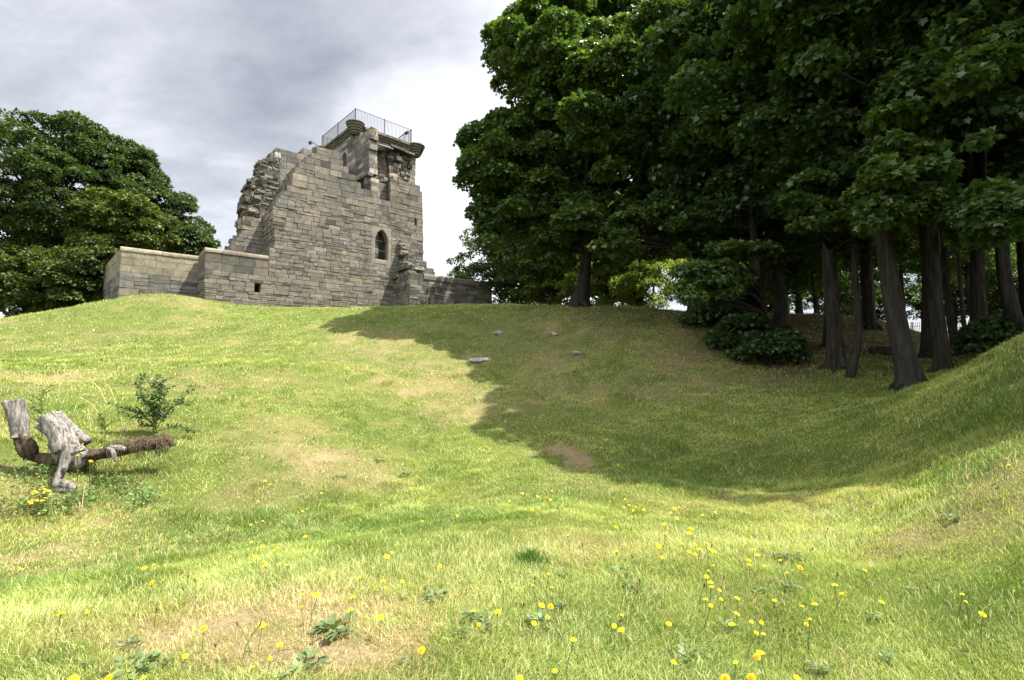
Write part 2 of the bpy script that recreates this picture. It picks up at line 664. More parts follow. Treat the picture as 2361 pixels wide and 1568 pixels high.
def ground_color(x, y):
    d = np.clip(dryness(x, y), 0, 1)[:, None]
    l = litter_shade(x, y)[:, None]
    green = np.array([.085, .105, .026])
    straw = np.array([.215, .17, .09])
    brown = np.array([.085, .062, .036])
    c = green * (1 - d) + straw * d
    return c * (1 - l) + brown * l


def build_ground():
    ang = np.concatenate([np.radians(np.linspace(-62, 62, 290)), np.radians(np.linspace(66, 294, 58))])
    rad = np.concatenate([[0.25], np.geomspace(.6, 3, 22), np.geomspace(3.06, 45, 205)[0:], np.geomspace(48, 900, 34)])
    na, nr = len(ang), len(rad)
    R, Ag = np.meshgrid(rad, ang, indexing='ij')
    x, y = (R * np.sin(Ag)).ravel(), (R * np.cos(Ag)).ravel()
    z = ground(x, y)
    v = np.stack([x, y, z], 1)
    v = np.vstack([v, [[0, 0, ground(0, 0)[0]]]])
    i, k = np.meshgrid(np.arange(nr - 1), np.arange(na), indexing='ij')
    k2 = (k + 1) % na
    q = np.stack([i * na + k, i * na + k2, (i + 1) * na + k2, (i + 1) * na + k], -1).reshape(-1, 4)
    tri = np.stack([np.full(na, len(v) - 1), np.roll(np.arange(na), -1), np.arange(na)], 1)
    me = mesh_np('ground', v, [q, tri], M_GROUND, ground_color(v[:, 0], v[:, 1]), True)
    o = link('ground', me)
    o['kind'] = 'structure'


build_ground()

# ------------------------------------------------------------------ grass


def build_grass():
    X, Y, S = [], [], []

    def zone(n, d0, d1, half, pw):
        # area density falls off with distance
        u = rng.random(n)
        D = (d0 ** (1 - pw) + u * (d1 ** (1 - pw) - d0 ** (1 - pw))) ** (1 / (1 - pw)) if pw != 1 else d0 * (d1 / d0) ** u
        a = np.radians((rng.random(n) * 2 - 1) * half)
        return np.tan(a) * D, D
    for n, d0, d1, half, pw in NGRASS:
        x, y = zone(n, d0, d1, half, pw)
        X.append(x)
        Y.append(y)
    x, y = np.concatenate(X), np.concatenate(Y)
    dry = dryness(x, y)
    brown_amt = litter_shade(x, y)
    dens = fbm(x * 3.0, y * 3.0, 31, 3)
    keep = rng.random(len(x)) < np.clip(1.15 - .5 * dry - .75 * brown_amt, .12, 1)
    keep &= ~((dry > 1.35) & (rng.random(len(x)) < .8))
    # nothing grows inside the castle walls
    ax, ay = x - O[0], y - O[1]
    s = ax * AX[0] + ay * AX[1]
    dep = -(ax * NX[0] + ay * NX[1])
    keep &= ~((s > -13) & (s < 22) & (dep > -.1))
    x, y, dry, brown_amt, dens = x[keep], y[keep], dry[keep], brown_amt[keep], dens[keep]
    n = len(x)
    z = ground(x, y)
    D = np.hypot(x, y)
    tall = sstep(.50, .72, fbm(x * .9, y * .9, 33, 3))
    lu = lush(x, y)
    ridge = np.exp(-((y - (4.0 + .35 * x)) / .55) ** 2) * (np.abs(x) < 4)
    bank = sstep(1.0, 3.5, x - y * .45) * sstep(12, 9, y)
    patch = sstep(.42, .68, fbm(x * 2.3, y * 2.3, 39, 3))
    h = (.015 + .020 * rng.random(n) + .040 * patch * rng.random(n) + .030 * tall * rng.random(n) + .05 * ridge * rng.random(n) + .045 * lu * rng.random(n) + .035 * bank * rng.random(n))
    clump = sstep(.56, .72, fbm(x * 3.2, y * 3.2, 45, 2)) * sstep(4, 8, D)
    h += .055 * clump * rng.random(n)
    h *= (1 - .45 * np.clip(dry, 0, 1)) * (.75 + .6 * dens)
    h *= (.80 + .5 * sstep(4, 20, D))
    w = np.maximum(.0024, D * .00060) * (.7 + .7 * rng.random(n))
    th = rng.random(n) * 2 * math.pi
    # lean: clumps lie over together
    la = fbm(x * 1.3, y * 1.3, 35, 2) * 14 + rng.normal(0, 1.5, n)
    lean = (.25 + .95 * rng.random(n)) * h * (1 + .5 * tall)
    dx, dy = np.cos(la) * lean, np.sin(la) * lean
    bx, by = np.cos(th) * w * .5, np.sin(th) * w * .5
    b0 = np.stack([x - bx, y - by, z - .006], 1)
    b1 = np.stack([x + bx, y + by, z - .006], 1)
    m0 = np.stack([x - bx * .8 + dx * .35, y - by * .8 + dy * .35, z + h * .6], 1)
    m1 = np.stack([x + bx * .8 + dx * .35, y + by * .8 + dy * .35, z + h * .6], 1)
    t = np.stack([x + dx, y + dy, z + h * (1 - .25 * rng.random(n))], 1)
    v = np.stack([b0, b1, m0, m1, t], 1).reshape(-1, 3)
    i = np.arange(n) * 5
    q = np.stack([i, i + 1, i + 3, i + 2], 1)
    tr = np.stack([i + 2, i + 3, i + 4], 1)
    hue = (.55 * fbm(x * .8, y * .8, 37, 3) + .45 * (1 - fbm(x * 2.3, y * 2.3, 39, 3)))[:, None]
    rn = rng.random((n, 1))
    g1 = np.array([.105, .170, .030])
    g2 = np.array([.295, .345, .085])
    g3 = np.array([.42, .43, .19])
    mixv = np.clip((hue - .5) * 3.4 + .55 - .4 * lu[:, None] - .32 * clump[:, None] + (rn - .5) * .8, 0, 1)
    c = g1 * (1 - mixv) + g2 * mixv
    pale = (rng.random((n, 1)) < .10 + .16 * sstep(4.5, 2.5, D)[:, None])
    c = np.where(pale, g3, c)
    c = np.where((rng.random(n) < .45 * ridge)[:, None], g3, c)
    st = np.array([.44, .335, .19]) * (.75 + .5 * rng.random((n, 1)))
    isdry = rng.random((n, 1)) < (np.clip(dry, 0, 1) * .58 + .03)[:, None]
    c = np.where(isdry, st, c)
    c = np.where(rng.random((n, 1)) < (.5 * brown_amt)[:, None], np.array([.16, .11, .06]), c)
    c *= (.95 + .5 * rng.random((n, 1)))
    me = mesh_np('grass', v, [q, tr], M_GRASS, np.repeat(c, 5, 0))
    o = link('grass', me)
    tag(o, 'sunny mown turf with dry straw patches covering the slopes', 'grass', None, 'stuff')


NGRASS = [(380000, 1.9, 6.5, 52, 1.2), (380000, 5.5, 16, 50, 1.0), (220000, 14, 36, 48, 0.6)]

# ------------------------------------------------------------------ castle geometry frame
a38 = math.radians(38)
AX = np.array([math.cos(a38), math.sin(a38), 0.0])
NX = np.array([math.sin(a38), -math.cos(a38), 0.0])
O = P(*g(622, 700), 36.0)
UP = np.array([0, 0, 1.0])


class Plane:
    def __init__(self, O_, A_, N_):
        self.O, self.A, self.N = np.array([O_[0], O_[1], 0.0]), A_, N_

    def st(self, uv):
        r = ray(*uv)
        t = (self.O @ self.N) / (r @ self.N)
        q = r * t
        return (q - self.O) @ self.A, q[2]

    def poly(self, pts):
        return [self.st(p) for p in pts]

    def at(self, s, z, d=0.0):
        return self.O + self.A * s + UP * z + self.N * d


def off(d):
    return Plane(O + NX * d, AX, NX)


PAL = [(.153, .141, .120), (.172, .156, .129), (.138, .131, .119), (.108, .103, .095), (.179, .157, .124), (.151, .132, .112), (.151, .146, .136), (.196, .181, .155)]
PAL_W = [5, 5, 4, 2, 2, 1.5, 3, 2]


def stone_col(pal=None, w=None):
    c = random.choices(pal or PAL, w or (PAL_W if pal is None else None))[0]
    k = random.uniform(.80, 1.18)
    if pal is None and random.random() < .10:
        k *= random.uniform(.5, .75)
    return (c[0] * k, c[1] * k * .985, c[2] * k * .95)


def intervals(polys, z):
    xs = []
    for p in polys:
        n = len(p)
        for i in range(n):
            (s0, t0), (s1, t1) = p[i], p[(i + 1) % n]
            if (t0 <= z) != (t1 <= z):
                xs.append(s0 + (z - t0) / (t1 - t0) * (s1 - s0))
    xs.sort()
    return [(xs[i], xs[i + 1]) for i in range(0, len(xs) - 1, 2)]


def block(mb, org, ex, ey, ez, x0, x1, z0, z1_, d0, d1, col, ch=.014, jit=.006, tilt=0.0):
    """dressed stone: front at d1 (along ey), back at d0, chamfered front edges"""
    j = lambda: random.uniform(-jit, jit)
    t1, t2 = random.uniform(-tilt, tilt), random.uniform(-tilt, tilt)
    f, r = [], []
    cor = [(x0, z0), (x1, z0), (x1, z1_), (x0, z1_)]
    xm, zm = (x0 + x1) / 2, (z0 + z1_) / 2
    ch = min(ch, (x1 - x0) * .3, (z1_ - z0) * .3)
    for (x, z) in cor:
        xi = x + (ch if x == x0 else -ch) + j()
        zi = z + (ch if z == z0 else -ch) + j()
        f.append(org + ex * xi + ez * zi + ey * (d1 + t1 * (x - xm) + t2 * (z - zm) + j()))
    rr = [org + ex * (x + j()) + ez * (z + j()) + ey * (d1 - ch * 1.3) for (x, z) in cor]
    bk = [org + ex * x + ez * z + ey * d0 for (x, z) in cor]
    fc = [(0, 1, 2, 3)]
    for i in range(4):
        k = (i + 1) % 4
        fc += [(i, 4 + i, 4 + k, k), (4 + i, 8 + i, 8 + k, 4 + k)]
    mb.add(f + rr + bk, fc, col)


def masonry(mb, pl, poly, hr, lr, thick, holes=(), proud=.022, joint=.011, pal=None, w=None, ends=(True, True), end_jit=.05,
            core=(.05, .046, .04), breaks=(), rough=0.0, ragged=0.0, tilt=.02, end_len=(.3, .65), depth=.34, coreback=.035):
    zs = [q[1] for q in poly]
    z, zt = min(zs), max(zs)
    while z < zt - .04:
        frac = (z - min(zs)) / (zt - min(zs) + 1e-6)
        hh = hr(frac) if callable(hr) else hr
        h = random.uniform(*hh)
        if zt - (z + h) < hh[0] * .6:
            h = zt - z
        for bk in breaks:
            if z + .03 < bk < z + h + hh[0] * .55:
                h = bk - z
                break
        zm = z + h * .5
        for (s0, s1) in intervals([poly] + list(holes), zm):
            if s1 - s0 < .12:
                continue
            inhole = lambda s: any(abs(s - q[0]) < .3 for hp in holes for q in hp)
            if ragged:
                if not inhole(s0):
                    s0 += random.uniform(-ragged, ragged)
                if not inhole(s1):
                    s1 += random.uniform(-ragged, ragged)
                if s1 - s0 < .15:
                    continue
            s = s0
            ll = lr(frac) if callable(lr) else lr
            while s < s1 - .02:
                ln = random.uniform(*ll) * (h / (sum(hh) / 2)) ** .5
                if s1 - (s + ln) < ll[0] * .6:
                    ln = s1 - s
                x1_ = min(s + ln, s1)
                # now and then two thin stones instead of one
                if h > .26 and random.random() < rough:
                    zc = z + h * random.uniform(.4, .6)
                    parts = [(z, zc), (zc, z + h)]
                else:
                    parts = [(z, z + h)]
                for (za, zb) in parts:
                    block(mb, pl.O, pl.A, pl.N, UP, s + joint * .5, x1_ - joint * .5, za + joint * .5, zb - joint * .5, -depth,
                          random.uniform(0, proud), stone_col(pal, w), tilt=tilt)
                s = x1_
            # core
            e = .03
            ca = pl.at((s0 + s1) / 2, zm, -(thick + coreback) / 2)
            mb.box(ca, pl.A * ((s1 - s0) / 2 - e), pl.N * ((thick - coreback) / 2), UP * (h / 2 - .001), core)
            # end faces
            for side, on in ((0, ends[0]), (1, ends[1])):
                if not on:
                    continue
                sx = s0 if side == 0 else s1
                if inhole(sx):
                    continue
                d = .0
                dirx = -pl.A if side == 0 else pl.A
                org = pl.O + pl.A * sx
                while d < thick - .05:
                    ln = random.uniform(*end_len)
                    d2 = min(d + ln, thick)
                    if thick - d2 < .15:
                        d2 = thick
                    o2 = random.uniform(0, end_jit)
                    block(mb, org, pl.N * -1, dirx, UP, d + joint * .5 + (.012 if d == 0 else 0), d2 - joint * .5, z + joint * .5,
                          z + h - joint * .5, -.25, o2 - (.004 if d == 0 else 0), stone_col(pal, w), tilt=tilt * 2)
                    d = d2
        z += h


def arch_outline(s0, s1, zb, zs, zt, n=10):
    """pointed arch opening, counter-clockwise from bottom left"""
    w = s1 - s0
    pts = [(s0, zb), (s1, zb), (s1, zs)]
    for i in range(1, n + 1):
        t = i / n
        pts.append((s1 - w / 2 * t ** 1.35, zs + (zt - zs) * math.sin(t * math.pi / 2)))
    for i in range(n - 1, -1, -1):
        t = i / n
        pts.append((s0 + w / 2 * t ** 1.35, zs + (zt - zs) * math.sin(t * math.pi / 2)))
    return pts


def ring_plate(mb, pl, inner, outer_rect, d_front, d_back, col):
    """flat dressed surround between a rectangle and an opening"""
    (r0, z0), (r1, z1_) = outer_rect
    cx = sum(q[0] for q in inner) / len(inner)
    cz = (min(q[1] for q in inner) + max(q[1] for q in inner)) / 2
    dense = []
    for i in range(len(inner)):
        p, q = inner[i], inner[(i + 1) % len(inner)]
        k = max(1, int(math.hypot(q[0] - p[0], q[1] - p[1]) / .12))
        dense += [(p[0] + (q[0] - p[0]) * j / k, p[1] + (q[1] - p[1]) * j / k) for j in range(k)]
    rad = []
    for (s, z) in dense:
        dx, dz = s - cx, z - cz
        t = min([(r1 - cx) / dx if dx > 1e-6 else 1e9, (r0 - cx) / dx if dx < -1e-6 else 1e9,
                 (z1_ - cz) / dz if dz > 1e-6 else 1e9, (z0 - cz) / dz if dz < -1e-6 else 1e9])
        rad.append((cx + dx * t, cz + dz * t))
    n = len(dense)
    bev = .07
    vs = [pl.at(s, z, d_front) for s, z in rad]
    mid = [(s + (cx - s) * -.10 * (1 if abs(s - cx) > .01 else 0), z + (cz - z) * -.05) for s, z in dense]
    vs += [pl.at(s, z, d_front) for s, z in mid]
    vs += [pl.at(s, z, d_front - bev) for s, z in dense]
    vs += [pl.at(s, z, d_back) for s, z in dense]
    fs = []
    for i in range(n):
        k = (i + 1) % n
        for a in range(3):
            fs.append((a * n + i, a * n + k, (a + 1) * n + k, (a + 1) * n + i))
    mb.add(vs, fs, col)


def coping(mb, pl, s0, z0, s1, z1_, thick, pal, seg=(.8, 1.3), over=.05, hgt=.30):
    """rounded weathering course along a wall top"""
    s = s0
    L_ = s1 - s0
    while s < s1 - .01:
        e = min(s + random.uniform(*seg), s1)
        if s1 - e < .3:
            e = s1
        prof = []
        r = .22
        for i in range(7):
            a = math.pi / 2 * i / 6
            prof.append((over - r + r * math.cos(a), hgt - r + r * math.sin(a)))
        prof = [(over, 0)] + prof + [(-thick + r - over, hgt)] + [(-thick - over + r - r * math.sin(math.pi / 2 * i / 4), hgt - r + r * math.cos(math.pi / 2 * i / 4)) for i in range(1, 5)] + [(-thick - over, 0)]
        vs = []
        for q in (s + .006, e - .006):
            zz = z0 + (z1_ - z0) * (q - s0) / L_
            jz = random.uniform(-.008, .008)
            vs += [pl.at(q, zz + b + jz, a) for a, b in prof]
        n = len(prof)
        fs = [(i, (i + 1) % n, n + (i + 1) % n, n + i) for i in range(n)]
        fs += [tuple(range(n)), tuple(range(2 * n - 1, n - 1, -1))]
        mb.add(vs, fs, stone_col(pal))
        s = e


PALE = [(.194, .174, .131), (.205, .183, .135), (.184, .166, .126), (.198, .180, .140)]
DARK = [(.095, .088, .078), (.12, .108, .094), (.08, .076, .068), (.15, .128, .102)]  # darker stone tones
GREY = [(.145, .141, .130), (.172, .165, .151), (.114, .111, .104), (.088, .086, .081), (.163, .143, .119)]
RUB = [(.115, .105, .088), (.145, .13, .108), (.085, .079, .069), (.17, .152, .124), (.07, .066, .058)]


def build_castle():
    root = thing('ruined_castle', 'ruined grey sandstone castle tower with ragged broken walls and railed top on the hill', 'castle', (O[0], O[1], 5.0))
    inv = -np.array(root.location)
    parts = []

    def fin(mb, name, mat, parent=root, smooth=False):
        o = mb.build(name, mat, None, smooth)
        o.data.transform(__import__('mathutils').Matrix.Translation([float(q) for q in inv]))
        o.parent = parent
        parts.append(o)
        return o
    PA = off(0)
    # ---- front wall
    pts = [z2(598, 640), z2(598, 345), z2(965, 345), z2(970, 205), z2(992, 203), z1(650, 1500), z1(630, 1250), z1(630, 1110), z1(655, 1110),
           z1(655, 1070), z1(685, 1070), z1(685, 1035), z1(710, 1035), z1(710, 1000), z1(735, 1000), z1(735, 965), z1(775, 965), z1(775, 865),
           z1(835, 860), z1(832, 815), z1(850, 765), z1(870, 700), z1(905, 695), z1(905, 630), z1(970, 625), z1(972, 596), z1(1035, 600),
           z1(1035, 545), z1(1085, 545), z1(1090, 488), z1(1200, 512), z1(1200, 528), z1(1320, 560), z1(1320, 612), z1(1365, 640),
           z1(1365, 692), z1(1420, 705), z1(1420, 748), z1(1487, 770), z1(1487, 832), z1(1520, 850), z1(1525, 880), z1(1600, 935),
           z1(1680, 988), z1(1760, 1012), z1(1840, 1045), z1(1857, 1062), z1(1857, 842), z1(1990, 850), z1(2120, 885), z1(2155, 905),
           z1(2190, 950), z1(2198, 1250), z1(2203, 1560), z2(1850, 270), z2(1868, 285), z2(1872, 320), z2(1910, 325), z2(1922, 365), z2(1925, 640)]
    pa = PA.poly(pts)
    zmin = min(q[1] for q in pa)
    pa = [(s, z if z > 4.9 else 3.9) for s, z in pa]
    zpar = (pa[1][1] + pa[2][1]) / 2
    pa[1], pa[2] = (pa[1][0], zpar), (pa[2][0], zpar)
    # openings
    w0 = PA.st(z2(1575, 265))
    w1 = PA.st(z2(1646, 275))
    wt = PA.st(z2(1609, 101))
    ws = PA.st(z2(1575, 152))
    zb = (w0[1] + w1[1]) / 2
    arch_rect = ((w0[0] - .30, zb - .34), (w1[0] + .30, wt[1] + .28))

    def rect(r):
        (a, b), (c, d) = r
        return [(a, b), (c, b), (c, d), (a, d)]
    sl = PA.st(z2(884, 402)), PA.st(z2(920, 460))
    slit = ((sl[0][0], sl[1][1]), (sl[1][0], sl[0][1]))
    up = PA.st(z1(2113, 1235)), PA.st(z1(2138, 1318))
    ups = ((up[0][0], up[1][1]), (up[1][0], up[0][1]))

    def hr(f):
        return (.20, .34) if f < .50 else ((.26, .40) if f < .68 else (.40, .52))

    def lr(f):
        return (.32, .95) if f < .50 else ((.4, .95) if f < .68 else (.65, 1.15))
    pa_left = PA.st(z1(1857, 950))[0]
    mb = MB()
    masonry(mb, PA, pa, hr, lr, 3.3, [rect(arch_rect), rect(slit), rect(ups)], breaks=[zpar] + [q for r_ in (arch_rect, slit, ups) for q in (r_[0][1], r_[1][1])], proud=.04, joint=.015, rough=.15, ends=(True, True), end_jit=.06, tilt=.03)
    fin(mb, 'front_wall', M_STONE)
    # arched doorway high in the wall
    mb = MB()
    ao = arch_outline(w0[0], w1[0], zb, ws[1], wt[1])
    ring_plate(mb, PA, ao, arch_rect, .012, -.6, (.205, .188, .152))
    wd = fin(mb, 'arched_window', M_STONE)
    mb = MB()
    for i in range(7):
        s = w0[0] + (w1[0] - w0[0]) * (i + .5) / 7
        mb.box(PA.at(s, (zb + wt[1]) / 2, -.62), AX * ((w1[0] - w0[0]) / 14 - .006), NX * .02, UP * ((wt[1] - zb) / 2 + .1))
    mb.box(PA.at((w0[0] + w1[0]) / 2, (zb + wt[1]) / 2, -.70), AX * ((w1[0] - w0[0]) / 2 + .2), NX * .04, UP * ((wt[1] - zb) / 2 + .15))
    fin(mb, 'shutter_boards', M_PLANK, wd)
    mb = MB()
    for zz in (zb + .75, zb + 1.55):
        mb.tube([PA.at(w0[0] - .05, zz, -.22), PA.at((w0[0] + w1[0]) / 2, zz, -.22), PA.at(w1[0] + .05, zz, -.22)], [.018] * 3, 6)
    for i in range(6):
        s = w0[0] + (w1[0] - w0[0]) * (i + .8) / 6.6
        mb.tube([PA.at(s, zb, -.22), PA.at(s, (zb + wt[1]) / 2, -.22), PA.at(s, wt[1] - .25 - abs(i - 2.5) * .16, -.22)], [.006] * 3, 5)
    fin(mb, 'window_grille', mat_noise('dull_iron_bars', (.03, .03, .03), (.08, .08, .08), 20, .5), wd)
    for r, nm in ((slit, 'slit_window'), (ups, 'slit_window')):
        mb = MB()
        (a, b), (c, d) = r
        fr = .09
        ins = [(a + .0, b), (c, b), (c, d), (a, d)]
        mb.box(PA.at((a + c) / 2, (b + d) / 2, -1.0), AX * ((c - a) / 2 + .1), NX * .03, UP * ((d - b) / 2 + .1), (.03, .03, .03))  # dark panel paints the unlit depth of the slit
        for (sx, wx) in ((a - .02, .03), (c + .02, .03)):
            mb.box(PA.at(sx, (b + d) / 2, -.5), AX * wx, NX * .48, UP * ((d - b) / 2 - .004), (.2, .19, .17))
        for (sz) in (b - .02, d + .02):
            mb.box(PA.at((a + c) / 2, sz, -.5), AX * ((c - a) / 2 + .05), NX * .475, UP * .03, (.2, .19, .17))
        fin(mb, nm, M_DARKST)
    # tusking where a wall has broken away beside the arched window
    mb = MB()
    for (X, Y, hw, hh, dd) in ((1722, 168, .20, .10, .18), (1716, 182, .26, .13, .30), (1722, 200, .24, .16, .34), (1735, 215, .30, .12, .55),
                               (1718, 238, .34, .17, .75), (1712, 262, .30, .16, 1.0), (1740, 268, .40, .18, .9), (1700, 284, .34, .16, 1.6),
                               (1760, 295, .55, .20, 1.3), (1728, 290, .5, .22, 1.9), (1715, 300, .5, .2, 2.4)):
        s, z = PA.st(z2(X, Y))
        s += max(0, dd - .6) * .32
        z -= .38 if dd > .8 else 0
        n3 = 3 if dd > .8 else 1
        for q in range(n3):
            dq = dd * (q + 1) / n3
            block(mb, PA.O, AX, NX, UP, s - hw * random.uniform(.8, 1.1), s + hw * random.uniform(.8, 1.1), z - hh - q * .12, z + hh - q * .14, -.1, dq,
                  stone_col(GREY), ch=.07, jit=.05, tilt=.25)
    fin(mb, 'wall_tusking', M_RUBBLE)
    # ---- parapet of the bastion (left, same plane)
    mb = MB()
    q = PA.poly([z2(598, 345), z2(598, 205), z2(965, 243), z2(965, 345)])
    zb_ = zpar
    zt_ = (q[1][1] + q[2][1]) / 2 - .26
    s0, s1 = q[0][0], q[3][0]
    masonry(mb, PA, [(s0, zb_), (s0, zt_), (s1 - .02, zt_), (s1 - .02, zb_)], (.42, .5), (.7, 1.3), 3.25, proud=.008, joint=.006, pal=DARK, ends=(True, False), end_jit=.01, tilt=.004)
    coping(mb, PA, s0 - .03, zt_, s1 - .02, zt_, 3.25, [(.16, .142, .112), (.19, .167, .126), (.13, .118, .098)], hgt=.30)
    fin(mb, 'bastion_parapet', M_DARKST)
    # ---- stub of broken wall left (set back behind the thickness of the front wall)
    PB = off(-2.7)
    mb = MB()
    pb = PB.poly([z1(378, 1205), z1(512, 1222), z1(690, 1230), z1(690, 1640), z1(170, 1660), z1(178, 1560), z1(235, 1480), z1(240, 1420), z1(297, 1410), z1(300, 1275), z1(330, 1270), z1(332, 1240)])
    pb = [(s, z if z > 8.2 else 7.2) for s, z in pb]
    masonry(mb, PB, pb, (.26, .42), (.5, 1.1), 1.2, proud=.05, ends=(True, False), end_jit=.3, end_len=(.2, .4), tilt=.06, ragged=.06)
    fin(mb, 'broken_wall_stub', M_STONE)
    PC = off(-3.1)
    mb = MB()
    pc = PC.poly([z1(690, 1300), z1(690, 600), z1(640, 600), z1(600, 612), z1(545, 605), z1(540, 635), z1(492, 635), z1(500, 680), z1(470, 705),
                  z1(490, 720), z1(490, 770), z1(450, 820), z1(445, 832), z1(395, 835), z1(360, 890), z1(362, 920), z1(385, 925), z1(350, 975),
                  z1(330, 1040), z1(328, 1095), z1(298, 1100), z1(300, 1120), z1(335, 1130), z1(335, 1300)])
    masonry(mb, PC, pc, (.10, .34), (.16, .6), 1.6, proud=.10, joint=.02, pal=RUB + GREY[:2], ends=(True, True), end_jit=.14, end_len=(.15, .45), tilt=.22, ragged=.07, rough=.3,
            core=(.08, .072, .06), depth=.25)
    # larger tumbled stones sticking out of the core
    for k in range(34):
        s = random.uniform(min(q[0] for q in pc), max(q[0] for q in pc) - 1.2)
        z = random.uniform(10.0, max(q[1] for q in pc) - .2)
        iv = intervals([pc], z)
        if not any(a - .05 < s < b - .1 for a, b in iv):
            continue
        w, h = random.uniform(.12, .30), random.uniform(.09, .2)
        block(mb, PC.O, AX, NX, UP, s - w, s + w, z - h, z + h, -.2, random.uniform(.10, .26), stone_col(RUB), ch=.06, jit=.05, tilt=.4)
    fin(mb, 'rubble_core', M_RUBBLE)
    # ---- inner wall with half column
    PE = off(-3.7)
    mb = MB()
    pe = PE.poly([z1(600, 1300), z1(605, 612), z1(640, 552), z1(680, 528), z1(760, 533), z1(860, 547), z1(880, 578), z1(905, 548), z1(960, 535),
                  z1(1060, 512), z1(1085, 492), z1(1200, 560), z1(1200, 1300)])
    masonry(mb, PE, pe, (.45, .6), (.9, 1.6), 1.4, proud=.012, joint=.006, pal=GREY, ends=(True, True), end_jit=.15, ragged=.08, tilt=.008)
    fin(mb, 'inner_wall', M_STONE)
    mb = MB()
    for dx, r in ((-.12, .13), (.10, .10)):
        s, zt = PE.st(z1(682, 545))
        s += dx
        prof = [(9.0, r), (zt - .95, r), (zt - .90, r * 1.25), (zt - .8, r * 1.7), (zt - .66, r * 1.4), (zt - .58, r * 1.15), (zt - .1, r)]
        mb.tube([PE.at(s, z, .10) for z, _ in prof], [q for _, q in prof], 12, (.20, .185, .16))
    fin(mb, 'half_column', M_STONE, smooth=True)
    # ---- turret (own slight rotation)
    at = math.radians(43)
    TA = np.array([math.cos(at), math.sin(at), 0.])
    TN = np.array([math.sin(at), -math.cos(at), 0.])
    K = off(-3.4)
    ks, kz = K.st(z1(1490, 380))
    Kp = K.at(ks, 0)
    PT = Plane(Kp, TA, TN)
    PL = Plane(Kp, -TN, -TA)          # s runs away from the camera, outward normal faces left
    ztop = PT.st(z1(1500, 268))[1]
    sR = PT.st(z1(2122, 650))[0]
    sL = PL.st(z1(1160, 470))[0]
    mb = MB()
    masonry(mb, PT, [(.02, 9), (sR, 9), (sR, ztop), (.02, ztop)], (.30, .42), (.5, 1.1), sL, proud=.025, rough=.1, ends=(False, True), tilt=.02)
    # left face with window and the wall stub carried forward
    wl, wr = PL.st(z1(1402, 620))[0], PL.st(z1(1350, 620))[0]
    wb = PL.st(z1(1375, 695))[1]
    wt2 = PL.st(z1(1378, 552))[1]
    warc = ((wl - .22, wb - .2), (wr + .22, wt2 + .22))
    fr = [z1(1500, 425), z1(1530, 372), z1(1585, 330), z1(1640, 318), z1(1645, 375), z1(1632, 430), z1(1640, 470), z1(1632, 520), z1(1640, 780), z1(1600, 800), z1(1655, 830), z1(1690, 870)]
    fp = PL.poly(fr)
    lp = [(sL, 9), (sL, ztop), (0, ztop)] + [(max(s_, -3.05) if i_ >= 9 else s_, z_) for i_, (s_, z_) in enumerate(fp)] + [(-3.05, 9)]
    masonry(mb, PL, lp, (.34, .46), (.6, 1.15), .75, [rect(warc)], proud=.014, joint=.007, pal=GREY + [(.28, .26, .22)], ends=(True, False), end_jit=.05, tilt=.012)
    for (X, Y, wx, h, d) in ((1535, 850, .5, .12, .25), (1570, 832, .45, .12, .3), (1605, 808, .45, .13, .3), (1635, 790, .35, .12, .28), (1600, 930, .25, .3, .03)):
        s_, z_ = PL.st(z1(X, Y))
        block(mb, PL.O, PL.A, PL.N, UP, s_ - wx, s_ + wx, z_ - h, z_ + h, -.2, d, stone_col(GREY), ch=.05, jit=.04, tilt=.2)
    fin(mb, 'corner_turret', M_STONE)
    mb = MB()
    ao2 = arch_outline(wl, wr, wb, wb + (wt2 - wb) * .55, wt2)
    ring_plate(mb, PL, ao2, warc, .01, -.5, (.25, .24, .21))
    w2 = fin(mb, 'lancet_window', M_STONE)
    mb = MB()
    mb.box(PL.at((wl + wr) / 2, (wb + wt2) / 2, -.55), TN * ((wr - wl) / 2 + .15), TA * .05, UP * ((wt2 - wb) / 2 + .1), (.03, .03, .03))  # dark panel, its colour stands in for the unlit inside of the window
    fin(mb, 'dark_panel', M_DARK, w2)
    mb = MB()
    for i in range(4):
        s = wl + (wr - wl) * (i + .7) / 4.4
        mb.tube([PL.at(s, wb, -.2), PL.at(s, (wb + wt2) / 2, -.2), PL.at(s, wt2 - .15, -.2)], [.016] * 3, 5)
    fin(mb, 'window_grille', M_IRON, w2)
    PS = off(-.8)
    sa, za = PS.st(z1(1640, 836))
    sb = pa_left + .05
    mb = MB()
    masonry(mb, PS, [(sa - .3, 9), (sb, 9), (sb, za - .1), (sa - .3, za + .3)], (.3, .42), (.5, 1.0), 1.0, proud=.02, pal=GREY, ends=(False, False), tilt=.02)
    fin(mb, 'recessed_wall', M_STONE)
    # fragments of vault and wall clinging to the turret's front
    mb = MB()
    q = PT.poly([z1(1862, 825), z1(1850, 700), z1(1838, 560), z1(1850, 530), z1(1960, 545), z1(2020, 590), z1(2065, 640), z1(2062, 760), z1(2050, 850)])
    masonry(mb, PT, [(s, z - .0) for s, z in q], (.16, .36), (.25, .6), .1, proud=.12, pal=RUB + [(.27, .24, .2), (.24, .22, .18)], ends=(False, False), tilt=.2, ragged=.12, depth=.3)
    PT2 = Plane(Kp + TN * .28, TA, TN)
    q2 = PT2.poly([z1(1852, 825), z1(1845, 700), z1(1835, 560), z1(1850, 535), z1(1930, 550), z1(1960, 600), z1(1955, 700), z1(1930, 830)])
    masonry(mb, PT2, q2, (.2, .4), (.3, .7), .3, proud=.06, pal=RUB + [(.29, .26, .21)] * 2, tilt=.12, ragged=.08, end_jit=.12)
